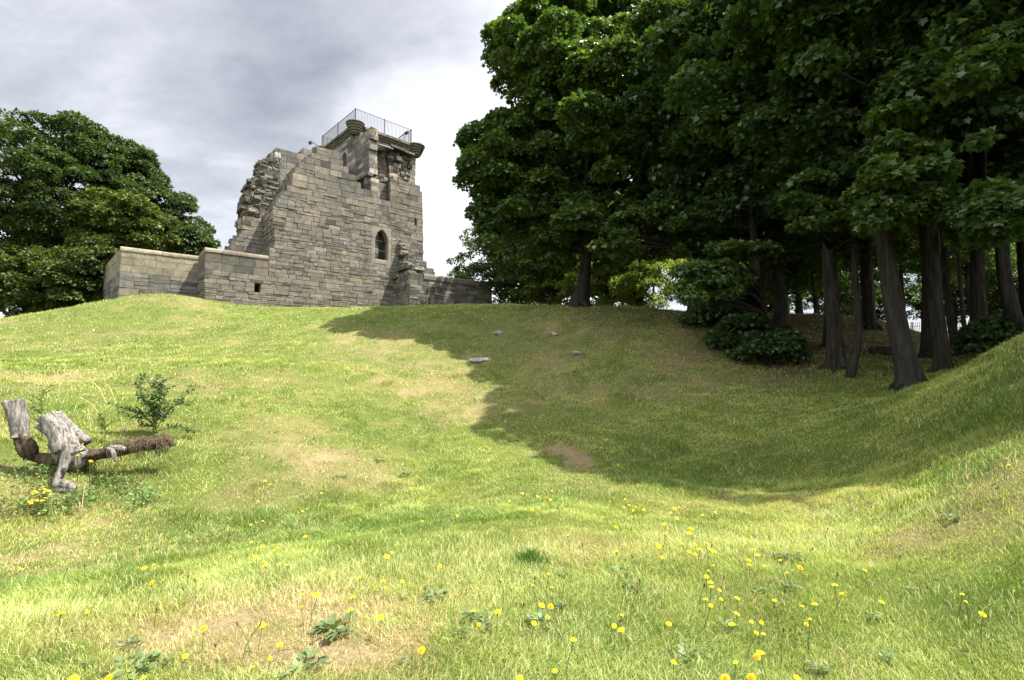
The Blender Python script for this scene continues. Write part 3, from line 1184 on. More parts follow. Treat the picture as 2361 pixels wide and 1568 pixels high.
    for (X, Y, wx, h, d, tl) in ((1760, 515, .75, .13, .85, .2), (1715, 490, .3, .10, .5, .2), (1700, 545, .45, .12, 1.1, .3), (1890, 535, .75, .12, .9, .1), (1960, 552, .4, .1, .7, .1), (2035, 585, .36, .12, .75, .1),
                                 (1800, 522, .35, .1, .7, .2), (1665, 470, .25, .12, .8, .2), (1650, 335, .28, .16, .7, .1), (1660, 350, .2, .1, .6, .3), (1660, 395, .15, .3, .4, .1),
                                 (2050, 700, .2, .25, .35, .1), (2060, 660, .15, .2, .3, .2), (1910, 640, .3, .2, .75, .1)):
        s, z = PT.st(z1(X, Y))
        block(mb, PT.O, TA, TN, UP, s - wx, s + wx, z - h, z + h, -.3, d, stone_col(RUB + [(.28, .25, .2)]), ch=.05, jit=.05, tilt=tl)
    # broken ledge at the foot of the turret front
    for k in range(26):
        s = random.uniform(.2, sR - .1)
        z = PT.st(z1(1600 + s * 40, 820 + s * 6))[1] + random.uniform(-.5, .25)
        w, h = random.uniform(.2, .5), random.uniform(.08, .2)
        block(mb, PT.O, TA, TN, UP, s - w, s + w, z - h, z + h, -.2, random.uniform(.1, .9), stone_col(RUB + [(.28, .25, .2)]), ch=.05, jit=.04, tilt=.3)
    fin(mb, 'vault_fragments', M_RUBBLE)
    # ---- cornice mouldings
    mb = MB()
    for (pl, a, b) in ((PT, .75, sR - .6), (PL, .75, sL - .55)):
        lev = [(-.62, -.40, .10), (-.40, -.22, .18), (-.22, .06, .30)]
        for (za, zb2, pr) in lev:
            s = a
            while s < b - .01:
                e = min(s + random.uniform(.8, 1.3), b)
                if b - e < .3:
                    e = b
                block(mb, pl.O, pl.A, pl.N, UP, s + .004, e - .004, ztop + za + .004, ztop + zb2 - .004, -.2, pr + random.uniform(-.01, .01), stone_col([(.115, .106, .084), (.09, .086, .068), (.14, .126, .098)]), ch=.05, jit=.008)
                s = e
    mb.box(PT.at(sR / 2, ztop + .03, -sL / 2), TA * (sR / 2 + .12), TN * (sL / 2 + .12), UP * .06, (.12, .115, .1))
    fin(mb, 'cornice', M_DARKST)

    def corbel(x, y, zt, R, gap):
        mb = MB()
        prof = []
        n = 5
        H = 1.0
        for i in range(n):
            r = R * (.42 + .58 * ((n - i) / n) ** .8)
            zc = zt - H * (i + .5) / n
            hh = H / n / 2
            for k in range(5):
                a = math.pi / 2 - math.pi * k / 4
                prof.append((r - .10 + .12 * math.cos(a), zc + hh * math.sin(a) * .98))
        prof = [(0.01, zt)] + prof + [(0.01, zt - H - .02)]
        N_ = 40
        vs, fs = [], []
        for i in range(N_):
            a = 2 * math.pi * i / N_
            for r, z in prof:
                rr = r * (1 + random.uniform(-.008, .008))
                vs.append((x + rr * math.cos(a), y + rr * math.sin(a), z))
        m = len(prof)
        for i in range(N_):
            k = (i + 1) % N_
            ang = (i / N_) * 2 * math.pi
            if any(abs((ang - ga + math.pi) % (2 * math.pi) - math.pi) < gw for ga, gw in gap):
                continue
            for j in range(m - 1):
                fs.append((i * m + j, k * m + j, k * m + j + 1, i * m + j + 1))
        mb.add(vs, fs, (.135, .122, .092))
        # broken radial beds left at the gaps
        mb.tube([(x, y, zt - H - .1), (x, y, zt - H * .5), (x, y, zt - .02)], [R * .38, R * .62, R * .9], 20, (.09, .082, .066))
        return fin(mb, 'corner_corbel', M_DARKST)
    aC = math.atan2(TN[1], TN[0])
    corbel(Kp[0], Kp[1], ztop + .22, .78, [(aC + 1.05, .09), (aC - 2.05, .10)])
    Rp = PT.at(sR, 0)
    corbel(Rp[0], Rp[1], ztop + .12, .84, [(aC + .30, .16), (aC + 1.9, .1)])
    Lp = PL.at(sL, 0)
    corbel(Lp[0], Lp[1], ztop + .15, .75, [])
    # ---- railing round the roof
    zr0, zr1 = ztop + .05, PT.st(z1(1497, 92))[1]
    pc0 = PT.at(-.02, 0, .0)
    rR = PT.st(z1(2078, 318))[0]
    rL = PL.st(z1(1148, 360))[0]
    c0, c1 = PT.at(0, 0), PT.at(rR, 0)
    c3 = PL.at(rL, 0)
    c2 = c1 + (c3 - c0)
    rail = fin(MB_rail(c0, c1, c2, c3, zr0 + .13, zr1), 'railing', M_IRON)
    for p in (c0, (c0 + c1) / 2, c1, (c1 + c2) / 2, c2, (c2 + c3) / 2, c3, (c0 + c3) / 2):
        mb = MB()
        mb.box((p[0], p[1], (zr0 + zr1) / 2 + .03), TA * .035, TN * .035, UP * ((zr1 - zr0) / 2 + .05))
        mb.box((p[0], p[1], zr0 + .02), TA * .08, TN * .08, UP * .012)
        fin(mb, 'post', M_IRON, rail)
    # children transforms: everything stored relative to the root
    # ---- floodlights: things of their own
    for (uvL, plf, base, outd, lab) in ((z1(1070, 425), PL, c3, None, 'small dark floodlight on an arm at the left end of the tower railing'),
                                        (z1(1972, 366), PT, PT.at(rR - 1.25, 0), None, 'small dark floodlight on an arm below the right end of the tower railing')):
        zl = ztop + .32
        b3 = np.array([base[0], base[1], zl])
        head = b3 + (TN * .15 - TA * 1.15 if plf is PL else TN * 1.1 + TA * .12)
        head[2] = zl + .26
        t = thing('floodlight', lab, 'floodlight', b3, 'floodlights on the tower roof')
        m1 = MB()
        m1.tube([(0, 0, 0), tuple((head - b3) * .5), tuple(head - b3)], [.03, .03, .03], 6)
        m1.build('arm', M_IRON, t)
        m1 = MB()
        hd = head - b3 + np.array([0, 0, -.16])
        dn = np.array([-.5, -.6, -.62])
        dn /= np.linalg.norm(dn)
        rx = np.cross(dn, UP)
        rx /= np.linalg.norm(rx)
        ry = np.cross(rx, dn)
        m1.box(hd, rx * .17, ry * .14, dn * .10)
        m1.box(hd + dn * .105, rx * .15, ry * .12, dn * .006, (.5, .5, .5))
        for k in (-2, -1, 0, 1, 2):
            m1.box(hd - dn * .12 + ry * .05 * k, rx * .13, ry * .008, dn * .03)
        m1.build('lamp_head', M_IRON, t)
    return root


def MB_rail(c0, c1, c2, c3, z0, z1_):
    mb = MB()
    for p, q in ((c0, c1), (c1, c2), (c2, c3), (c3, c0)):
        d = q - p
        L_ = np.linalg.norm(d)
        e = d / L_
        n = np.array([-e[1], e[0], 0])
        m = (p + q) / 2
        for z in (z0, z1_):
            mb.box((m[0], m[1], z), e * L_ / 2, n * .022, UP * .014)
        k = int(L_ / .135)
        for i in range(1, k):
            b = p + e * (L_ * i / k)
            mb.box((b[0], b[1], (z0 + z1_) / 2), e * .011, n * .011, UP * ((z1_ - z0) / 2 - .014))
    return mb


def build_low_walls():
    # left: restored low wall set back behind the bastion
    PH = off(-3.4)
    q = PH.poly([z2(105, 470), z2(105, 200), z2(535, 242), z2(105, 342), z2(535, 373)])
    s0, s1 = q[0][0], PH.st(z2(610, 300))[0]
    zt = (q[1][1] + q[2][1]) / 2 - .24
    zm = (q[3][1] + q[4][1]) / 2
    t = thing('low_stone_wall', 'low wall of pale smooth blocks over rough grey stones beside the left mound', 'wall', PH.at(s0, 4.5))
    inv = -np.array(t.location)
    Tm = __import__('mathutils').Matrix.Translation([float(v) for v in inv])
    mb = MB()
    masonry(mb, PH, [(s0, 3.5), (s1, 3.5), (s1, zm), (s0, zm)], (.26, .55), (.5, 1.4), 4.6, proud=.03, pal=GREY, rough=.35, ends=(True, False), end_jit=.03, end_len=(.5, 1.2))
    # splayed return face at the far left end
    cor = PH.at(s0, 0)
    far_ = P(104.5, 260, cor[1] + 6.0)
    dA = np.array([far_[0] - cor[0], far_[1] - cor[1], 0.0])
    Lr = float(np.linalg.norm(dA))
    dA /= Lr
    PR = Plane(cor, dA, np.array([-dA[1], dA[0], 0.0]) * (1 if -dA[1] * -cor[0] + dA[0] * -cor[1] > 0 else -1))
    masonry(mb, PR, [(.03, 3.5), (Lr, 3.5), (Lr, zm), (.03, zm)], (.26, .55), (.5, 1.3), .5, proud=.03, pal=GREY, rough=.35, ends=(False, True), end_jit=.03)
    mb.build('rough_base', M_STONE, t).data.transform(Tm)
    mb = MB()
    masonry(mb, PH, [(s0, zm), (s1, zm), (s1, zt), (s0, zt)], (.46, .54), (.55, 1.3), 4.6, proud=.006, joint=.006, pal=PALE, ends=(True, False), end_jit=.008, end_len=(.6, 1.2), tilt=.004)
    masonry(mb, PR, [(.03, zm), (Lr, zm), (Lr, zt + .2), (.03, zt + .2)], (.46, .54), (.55, 1.3), .5, proud=.006, joint=.006, pal=PALE, ends=(False, True), end_jit=.008, tilt=.004)
    mb.build('smooth_upper_courses', M_PALE, t).data.transform(Tm)
    mb = MB()
    coping(mb, PH, s0 - .04, zt, s1, zt, 4.6, [(.22, .195, .145), (.195, .175, .132)])
    mb.build('coping', M_PALE, t).data.transform(Tm)
    # right: dark wall projecting in front of the tower
    PF = off(2.95)
    s0 = off(0).st(z2(1675, 400))[0]
    top = PF.poly([z2(1775, 338), z2(1812, 342), z2(1860, 355), z2(1925, 366), z2(2050, 381), z2(2240, 404)])
    sE = PF.st(z2(2243, 480))[0]
    sF = top[0][0]
    t = thing('low_stone_wall', 'dark shaded low stone wall with rounded top running right from the tower foot', 'wall', PF.at(sF, 4.5))
    inv = -np.array(t.location)
    Tm = __import__('mathutils').Matrix.Translation([float(v) for v in inv])
    mb = MB()
    zt = top[3][1] - .26
    zlow = top[5][1] - .40
    poly = [(sF, 3.6), (sE, 3.6), (sE, top[5][1] - .10), (top[3][0], zt + .14), (top[2][0], top[2][1] - .1), (top[1][0], top[1][1] - .1), (sF, top[0][1] - .05)]
    masonry(mb, PF, poly, (.22, .42), (.4, 1.0), 2.9, proud=.03, pal=GREY + DARK, rough=.3, ends=(True, True), end_jit=.04, tilt=.03)
    mb.build('wall_body', M_DARKST, t).data.transform(Tm)
    mb = MB()
    coping(mb, PF, top[2][0] - .1, top[2][1] - .38, sE + .03, top[5][1] - .40, 2.9, [(.15, .145, .132), (.12, .115, .105)], seg=(.5, 1.0), hgt=.46, over=.07)
    mb.build('coping', M_DARKST, t).data.transform(Tm)
    mb = MB()
    for k in range(9):
        s = sF + random.uniform(.1, 1.7)
        w, h = random.uniform(.25, .45), random.uniform(.10, .18)
        z = top[0][1] - (s - sF) * .22 + random.uniform(-.1, .35)
        d = -random.uniform(.4, 2.7)
        block(mb, PF.O, AX, NX, UP, s - w, s + w, z - h, z + h, d - .5, d + .3, stone_col(GREY), ch=.07, jit=.05, tilt=.3)
    mb.build('broken_top_stones', M_RUBBLE, t).data.transform(Tm)


build_castle()
build_low_walls()
build_grass()

# ------------------------------------------------------------------ rocks


def rock_mesh(seed, sx, sy, sz, mat=M_ROCK, n=10):
    r = np.random.default_rng(seed)
    import bmesh
    bm = bmesh.new()
    bmesh.ops.create_icosphere(bm, subdivisions=2, radius=1)
    pl = [(r.normal(size=3)) for _ in range(n)]
    for v in bm.verts:
        p = np.array(v.co)
        for q in pl:
            q = q / np.linalg.norm(q)
            d = p @ q
            if d > .72:
                p = p - q * (d - .72)
        p *= 1 + r.uniform(-.03, .03)
        v.co = (p[0] * sx, p[1] * sy, p[2] * sz)
    me = bpy.data.meshes.new('rock')
    bm.to_mesh(me)
    bm.free()
    me.materials.append(mat)
    return me


def build_rocks():
    meshes = [rock_mesh(i, .24, .19, .15) for i in range(5)]
    c = off(4.6)
    s0, s1 = c.st(z2(1770, 540))[0], c.st(z2(1970, 540))[0]
    rr = random.Random(4)
    for k in range(46):
        f = rr.random()
        env = max(.12, 1 - abs(f - .62) / .45) * .80
        s = s0 + (s1 - s0) * f
        d = rr.uniform(-.45, .5)
        p = c.at(s, 0, d)
        z = ground(p[0], p[1])[0] + .05 + rr.random() ** 1.2 * env * (1 - abs(d) * .9)
        o = link('rubble_stone', rr.choice(meshes), None, (p[0], p[1], z))
        o.rotation_euler = (rr.uniform(-.5, .5), rr.uniform(-.5, .5), rr.uniform(0, 6.3))
        sc = rr.uniform(.55, 1.25)
        o.scale = (sc, sc, sc * rr.uniform(.8, 1.1))
        tag(o, 'loose stone in the rubble heap below the dark low wall', 'stone', 'stones of the rubble heap')
    for i, (u, v, a, b, lab) in enumerate(((480, 361, .38, .26, 'flat grey stone bedded in the slope at the edge of the tree shadow'),
                                           (499, 334, .28, .2, 'small grey stone showing through the grass near the crest'),
                                           (555, 335, .22, .18, 'small grey stone in the shaded grass right of the crest stone'),
                                           (578, 355, .2, .25, 'pale narrow stone in the shaded slope below the trees'))):
        p = hit(u, v)
        o = link('field_stone', rock_mesh(20 + i, a, b, .10), None, p)
        o.location.z += .03
        o.rotation_euler = (.25, 0, i * .8)
        tag(o, lab, 'stone', 'stones bedded in the slope')
    # squared block lying in the ditch under the trees
    p = hit(884, 356)
    mb = MB()
    mb.tube([(-.36, 0, .12), (-.2, .01, .13), (.2, .0, .13), (.38, .02, .12)], [.15, .17, .17, .15], 9, (.2, .18, .15), wob=.10)
    o = link('log_stump', mb.mesh('log_stump', M_BARK, False), None, p)
    o.rotation_euler = (0, 0, -.3)
    tag(o, 'short dark sawn log lying on the sunlit ditch side between the trunks', 'log')


build_rocks()

# ------------------------------------------------------------------ trees


def leaves_np(pos, out, size, r, droop=.35, spread=.8, lobed=True):
    """one folded, lobed leaf per position"""
    n = len(pos)
    T = out * .7 + r.normal(0, spread * .5, (n, 3))
    T[:, 2] -= droop
    T /= np.linalg.norm(T, axis=1)[:, None] + 1e-9
    Nn = out * .5 + r.normal(0, spread * .45, (n, 3))
    Nn[:, 2] += .75
    Nn -= T * (Nn * T).sum(1)[:, None]
    Nn /= np.linalg.norm(Nn, axis=1)[:, None] + 1e-9
    B = np.cross(Nn, T)
    size = size * (.65 + .6 * r.random(n))
    if lobed:
        sh = np.array([(0, 0, 0), (.42, .02, .06), (.32, .28, .05), (.58, .56, .10), (.27, .62, .02), (0, 1.0, -.12),
                       (-.27, .62, .02), (-.58, .56, .10), (-.32, .28, .05), (-.42, .02, .06)])
        fc = np.array([(0, 1, 2, 3, 4, 5), (0, 5, 6, 7, 8, 9)])
    else:
        sh = np.array([(0, 0, 0), (.33, .45, .07), (0, 1.0, -.08), (-.33, .45, .07)])
        fc = np.array([(0, 1, 2), (0, 2, 3)])
    k = len(sh)
    v = pos[:, None, :] + size[:, None, None] * (B[:, None, :] * sh[None, :, 0:1] + T[:, None, :] * sh[None, :, 1:2] + Nn[:, None, :] * sh[None, :, 2:3])
    f = (np.arange(n)[:, None, None] * k + fc[None]).reshape(-1, fc.shape[1])
    return v.reshape(-1, 3), f, k


def rand_dirs(n, r):
    d = r.normal(size=(n, 3))
    return d / np.linalg.norm(d, axis=1)[:, None]


def crown_mesh(name, ells, npuff, pr, nleaf, leaf, cols, seed, mat, lobed=True, axis=None, extra=(), flat=.6, inner=.25, zcut=None, droop=.35):
    """ells: (cx,cy,cz,rx,ry,rz,weight). Clusters of leaves carried on twigs from the tree axis."""
    r = np.random.default_rng(seed)
    w = np.array([e[6] for e in ells], float)
    w /= w.sum()
    cen, dirs = [], []
    for e, q in zip(ells, w):
        m = int(npuff * q)
        d = rand_dirs(m * 3, r)
        if zcut is not None:
            d = d[d[:, 2] > zcut]
        d = d[:m]
        m = len(d)
        rad = np.where(r.random(m) < inner, r.uniform(.3, .8, m), r.uniform(.82, 1.05, m))
        lump = .88 + .3 * fbm(d[:, 0] * 2 + d[:, 2] * 1.7 + 5, d[:, 1] * 2 + 3 - d[:, 2], seed, 2)
        cen.append(np.array(e[:3]) + d * rad[:, None] * lump[:, None] * np.array(e[3:6]))
        dirs.append(d)
    for q in extra:
        cen.append(np.array([q[:3]]))
        dirs.append(np.array([[0, -.3, .7]]))
    cen, dirs = np.concatenate(cen), np.concatenate(dirs)
    m = len(cen)
    prad = pr * r.uniform(.6, 1.35, m)
    per = np.maximum(20, (nleaf * (prad / pr) ** 2)).astype(int)
    idx = np.repeat(np.arange(m), per)
    n = len(idx)
    d = rand_dirs(n, r)
    low = d[:, 2] < -.15
    d[low, 2] *= -.6
    d = d * .85 + dirs[idx] * .25
    d /= np.linalg.norm(d, axis=1)[:, None]
    sh = r.uniform(.45, 1.0, n) ** .6
    pos = cen[idx] + d * (prad[idx] * sh)[:, None] * np.array([1, 1, flat])
    v, f, k = leaves_np(pos, d, leaf, r, droop, lobed=lobed)
    c1, c2, c3 = [np.array(c) for c in cols]
    mixv = np.clip(.5 + r.normal(0, .22, (n, 1)) + r.normal(0, .22, m)[idx][:, None], 0, 1)
    c = c1 * (1 - mixv) + c2 * mixv
    yel = r.random((n, 1)) < .06
    c = np.where(yel, c3, c)
    c *= (.8 + .4 * r.random((n, 1)))
    faces = [f]
    cols_v = np.repeat(c, k, 0)
    mats = [mat, M_BARK]
    midx = [np.zeros(len(f), np.int32)]
    # twigs
    mb = MB()
    sel = r.permutation(m)[:min(m, 90)]
    for i in sel:
        tip = cen[i]
        if axis is not None:
            a0, a1 = np.array(axis[0]), np.array(axis[1])
            zt = np.clip((tip[2] - a0[2]) * .62 / max(a1[2] - a0[2], .1), 0, .97)
            st = a0 * (1 - zt) + a1 * zt
        else:
            st = np.array([0, 0, tip[2] * .5])
        L_ = np.linalg.norm(tip - st)
        mid = (st + tip) / 2 + r.normal(0, .07 * L_, 3) + np.array([0, 0, .08 * L_])
        t = np.linspace(0, 1, 6)[:, None]
        path = st * (1 - t) ** 2 + mid * 2 * t * (1 - t) + tip * t ** 2
        mb.tube(path, np.linspace(.022 * L_ ** .8 + .012, .008, 6), 5, cap=False)
    vv = np.array(mb.v)
    base = len(v)
    quads = np.array([q for q in mb.f]) + base
    faces = [f, quads]
    v = np.concatenate([v, vv])
    cols_v = np.concatenate([cols_v, np.full((len(vv), 3), .05)])
    midx = np.concatenate([midx[0], np.ones(len(quads), np.int32)])
    me = mesh_np(name, v, faces, mats, cols_v, False, midx)
    return me


def trunk_obj(root, pts, r0, r1, flare=1.5, n=14, forks=()):
    """pts relative to the root"""
    mb = MB()
    pts = np.asarray(pts, float)
    # resample
    t = np.linspace(0, 1, len(pts))
    tt = np.linspace(0, 1, 18)
    path = np.stack([np.interp(tt, t, pts[:, i]) for i in range(3)], 1)
    ker = np.array([.25, .5, .25])
    for _ in range(2):
        sm = path.copy()
        sm[1:-1] = path[:-2] * .25 + path[1:-1] * .5 + path[2:] * .25
        path = sm
    rad = r0 + (r1 - r0) * tt
    hgt = path[:, 2] - path[0, 2]
    rad = rad * (1 + (flare - 1) * np.exp(-np.maximum(hgt, 0) / (.55 * max(r0, .2) / .35)))
    path = np.vstack([path[0] - np.array([0, 0, .5]), path])
    rad = np.concatenate([[rad[0] * 1.25], rad])
    mb.tube(path, rad, n, cap=True, wob=.05, lobes=5)
    if r0 > .15:
        rr = random.Random(int(r0 * 1000))
        for k in range(6):
            a = k * 1.05 + rr.uniform(-.3, .3)
            d = np.array([math.cos(a), math.sin(a), 0])
            q = r0 * rr.uniform(1.9, 2.7)
            mb.tube([d * r0 * .55 + UP * r0 * 1.5, d * r0 * 1.1 + UP * r0 * .45, d * q * .8 + UP * .02, d * q - UP * .16], [r0 * .42, r0 * .40, r0 * .26, r0 * .12], 8, wob=.08)
    for fk in forks:
        fp = np.asarray(fk[0], float)
        mb.tube(fp, np.linspace(fk[1], fk[2], len(fp)), 9, wob=.04)
    return link('trunk', mb.mesh('trunk', M_BARK, True), root)


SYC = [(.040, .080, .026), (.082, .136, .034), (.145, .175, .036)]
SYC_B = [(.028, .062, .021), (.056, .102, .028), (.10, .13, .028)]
YG = [(.085, .125, .024), (.14, .175, .032), (.19, .20, .04)]
ASH = [(.040, .070, .026), (.070, .105, .034), (.10, .12, .04)]
BEE = [(.028, .055, .012), (.060, .085, .016), (.12, .12, .02)]


def gz(x, y):
    return float(ground(x, y)[0])


def put_crown(root, me, loc, rotz=0.0, s=1.0):
    o = link('crown', me, root, loc)
    o.rotation_euler = (0, 0, rotz)
    o.scale = (s, s, s)
    return o


def px_path(pts):
    """trunk centre line measured as (u, v, depth)"""
    return [P(*q) for q in pts]


GRP = 'trees of the shady wood on the right'


def build_trees():
    # --- the big sycamore standing out on the crest
    b = P(579, 306, 23.6)
    b[2] = gz(b[0], b[1])
    t = thing('sycamore_tree', 'large dense sycamore standing alone on the crest right of the castle, leftmost of the wood', 'tree', b, GRP)
    top = np.array([3.7, 23.6, 14.0])
    trunk_obj(t, [(0, 0, 0), P(583, 285, 23.6) - b, P(586, 262, 23.6) - b, top * .5 + P(588, 240, 23.6) * .5 - b, top - b], .34, .10, 1.55)

    def E(u, v, D, ru, rv, rd, w):
        c = P(u, v, D) - b
        k = D / F
        return (c[0], c[1], c[2], ru * k, rd, rv * k, w)
    ells = [E(600, 85, 25.6, 98, 78, 3.6, 8), E(590, 165, 23.8, 103, 75, 4.8, 9), E(612, 100, 20.4, 50, 40, 1.9, 3.2), E(562, 68, 21.2, 36, 30, 1.6, 1.8), E(600, 215, 23.6, 105, 55, 4.6, 6), E(645, 55, 26.5, 95, 80, 3.2, 6), E(610, -5, 26.5, 60, 30, 2.5, 2),
            E(546, 42, 23, 34, 36, 2, 1.5), E(546, 116, 23.2, 38, 32, 2.4, 2.2), E(520, 175, 23, 42, 36, 2.6, 2), E(516, 60, 23, 22, 30, 2, 1.2), E(502, 150, 23, 28, 30, 2, 1.2), E(508, 205, 23, 28, 22, 2, 1.2), E(545, 232, 22.5, 60, 22, 2.5, 1.6)]
    ex = []
    for (u, v) in ((470, 148), (474, 160), (468, 186), (476, 196), (482, 208), (492, 222), (516, 24), (502, 36), (493, 52), (495, 64), (505, 80), (530, 12), (550, 262), (620, 262), (650, 255), (600, 254)):
        c = P(u + 7, v, 23.3 - random.random()) - b
        ex.append(tuple(c))
    me = crown_mesh('sycamore_crown', ells, 470, .76, 430, .172, SYC, 11, M_LEAF, axis=((0.1, 0, 2.2), tuple(top - b)), extra=ex, flat=.8)
    put_crown(t, me, (0, 0, 0))

    # --- crowns shared by the inner trees
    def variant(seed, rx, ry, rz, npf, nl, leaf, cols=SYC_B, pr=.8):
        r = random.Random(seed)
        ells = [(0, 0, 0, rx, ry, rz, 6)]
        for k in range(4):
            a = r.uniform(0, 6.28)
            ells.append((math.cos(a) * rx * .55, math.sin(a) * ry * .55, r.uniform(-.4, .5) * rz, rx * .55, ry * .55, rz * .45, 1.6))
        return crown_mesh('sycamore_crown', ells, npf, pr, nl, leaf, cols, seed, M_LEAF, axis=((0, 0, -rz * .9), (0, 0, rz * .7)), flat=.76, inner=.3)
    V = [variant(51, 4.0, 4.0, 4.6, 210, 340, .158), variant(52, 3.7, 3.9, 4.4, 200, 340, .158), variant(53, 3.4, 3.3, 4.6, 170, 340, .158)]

    def sprays(root, b, lst, leaf=.14, pr=.44, nl=210, seed=1, cols=SYC):
        """low boughs reaching out towards the light, built into a second crown part"""
        r = random.Random(seed)
        ex = []
        for (u, v, D, ru, rv, n) in lst:
            for k in range(n):
                q = P(u + r.uniform(-ru, ru), v + r.uniform(-rv, rv), D + r.uniform(-.6, .6)) - b
                ex.append(tuple(q))
        c = np.array(ex).mean(0)
        me = crown_mesh('low_bough', [(c[0], c[1], c[2], .3, .3, .3, 1)], 1, pr, nl, leaf, cols, seed, M_LEAF,
                        axis=((0, 0, max(.8, c[2] - .6)), (0, 0, c[2] + 1.4)), extra=ex, flat=.62, droop=.45)
        link('low_bough', me, root)

    def tree(path, r0, r1, crown, cc, rz, s, lab, name='sycamore_tree', flare=1.4, low=None, seed=0, forks=(), group=GRP, lleaf=.14):
        b = np.array(path[0])
        b[2] = gz(b[0], b[1])
        t = thing(name, lab, 'tree', b, group)
        c = np.array(cc) - b
        pts = [(0, 0, 0)] + [np.array(q) - b for q in path[1:]] + [c + np.array([0, 0, 1.5])]
        r0, r1, flare = r0 * .80, r1 * .80, 1 + (flare - 1) * .8
        trunk_obj(t, pts, r0, r1, flare, forks=[([np.array(p_) - b for p_ in fk[0]], fk[1], fk[2]) for fk in forks])
        put_crown(t, crown, c, rz, s)
        if low:
            sprays(t, b, low, seed=seed, leaf=lleaf)
        return t
    tree(px_path([(696, 322, 19), (697, 285, 19), (699, 250, 19)]), .38, .16, V[0], (9.2, 18.6, 8.6), .3, .95, 'thick dark sycamore trunk at the left edge of the wood, with bushes at its foot',
         low=[(640, 245, 18, 45, 12, 9), (600, 228, 18.5, 35, 14, 7), (660, 218, 17.6, 40, 14, 8)], seed=71, lleaf=.165)
    tree(px_path([(722, 322, 21.5), (723, 290, 21.5), (725, 250, 21.5)]), .24, .12, V[1], (9.2, 22.5, 9.7), 1.5, 1.0, 'slim dark sycamore close behind the thick trunk with bushes at its foot')
    tree(px_path([(763, 342, 17), (762, 310, 17), (757, 265, 17), (752, 220, 17)]), .22, .12, V[2], (8.0, 17, 9.6), 2.2, 1.05, 'slender upright sycamore rising out of the dark undergrowth',
         low=[(740, 250, 14.5, 25, 10, 4), (712, 278, 14.2, 20, 12, 8), (728, 288, 14.4, 18, 9, 6), (694, 292, 14, 10, 8, 4)], seed=72)
    tree(px_path([(779, 322, 20.5), (781, 295, 20.5), (776, 260, 20.5)]), .30, .14, V[0], (10.4, 21, 10.6), 3.9, .95, 'forked sycamore behind the undergrowth with two curved stems',
         forks=[([P(781, 297, 20.5), P(768, 280, 20.5), P(762, 255, 20.6), P(758, 215, 20.7)], .2, .1)])
    tree(px_path([(836, 370, 13.5), (834, 330, 13.5), (831, 290, 13.5), (828, 240, 13.5)]), .25, .15, V[1], (9.4, 14.2, 9.0), .8, .98, 'straight dark sycamore rooted on the ditch side just left of the curved thin stem',
         low=[(812, 195, 12.6, 35, 16, 8), (835, 222, 12.2, 40, 11, 10), (868, 226, 12, 28, 11, 7)], seed=73)
    tree(px_path([(831, 345, 17), (830, 310, 17), (829, 260, 17)]), .23, .13, V[2], (10.6, 17.5, 9.5), 5, 1.0, 'sycamore hidden close behind the straight dark one on the ditch side')
    tree(px_path([(850, 377, 12.7), (853, 362, 12.7), (859, 342, 12.7), (858, 310, 12.7), (855, 275, 12.7), (853, 240, 12.7)]), .125, .08, V[2], (9.8, 13, 8.4), 1.1, .8, 'thin sycamore stem bending in a curve at its foot', flare=1.25)
    tree(px_path([(912, 390, 11), (905, 360, 11), (896, 320, 11), (889, 280, 11), (884, 240, 11), (880, 190, 11)]), .26, .17, V[0], (10.0, 11.9, 8.7), 2.7, .95, 'biggest leaning sycamore trunk at the mouth of the ditch',
         flare=1.6, low=[(890, 170, 10.2, 26, 30, 9), (884, 125, 10.4, 24, 22, 6), (890, 215, 10.4, 30, 14, 7), (905, 185, 10, 30, 16, 7), (930, 205, 10, 22, 20, 6)], seed=74)
    tree(px_path([(929, 361, 15.5), (928, 320, 15.5), (928, 260, 15.5)]), .23, .15, V[1], (12.4, 15.8, 9.6), 3.4, 1.0, 'upright sycamore trunk just behind and right of the big leaning one, standing in light', flare=1.7)
    tree(px_path([(943, 372, 12.3), (938, 330, 12.3), (934, 290, 12.3), (931, 240, 12.3)]), .20, .14, V[2], (10.3, 12.2, 9.2), .4, 1.05, 'dark sycamore trunk rooted on the right bank beside the ditch mouth', flare=1.3)
    tree(px_path([(957, 355, 14), (951, 325, 14), (947, 290, 14), (944, 240, 14)]), .125, .08, V[2], (11.8, 14.2, 8.8), 4.4, .85, 'thin leaning sycamore second in the row on the right bank', flare=1.3)
    tree(px_path([(968, 348, 15), (963, 320, 15), (960, 280, 15), (958, 240, 15)]), .07, .05, V[1], (13.3, 15.5, 8.6), 2, .75, 'thinnest pole of a young sycamore on the right bank', flare=1.2)
    tree(px_path([(981, 350, 13.5), (979, 310, 13.5), (977, 270, 13.5)]), .24, .16, V[0], (12.6, 12.8, 9.0), 5.4, .98, 'stout dark sycamore on the right bank with a bush at its foot', flare=1.25,
         low=[(985, 232, 9.6, 25, 18, 7), (1010, 215, 9.2, 25, 20, 8), (1005, 45, 9.4, 18, 9, 4), (985, 60, 9.2, 25, 14, 6), (960, 78, 9.2, 16, 12, 4)], seed=75)
    tree(px_path([(1019, 340, 12), (1013, 315, 12), (1006, 285, 12), (1000, 240, 12)]), .21, .14, V[1], (11.8, 10.6, 9.2), 1.9, 1.0, 'leaning sycamore at the far right edge of the picture', flare=1.3)
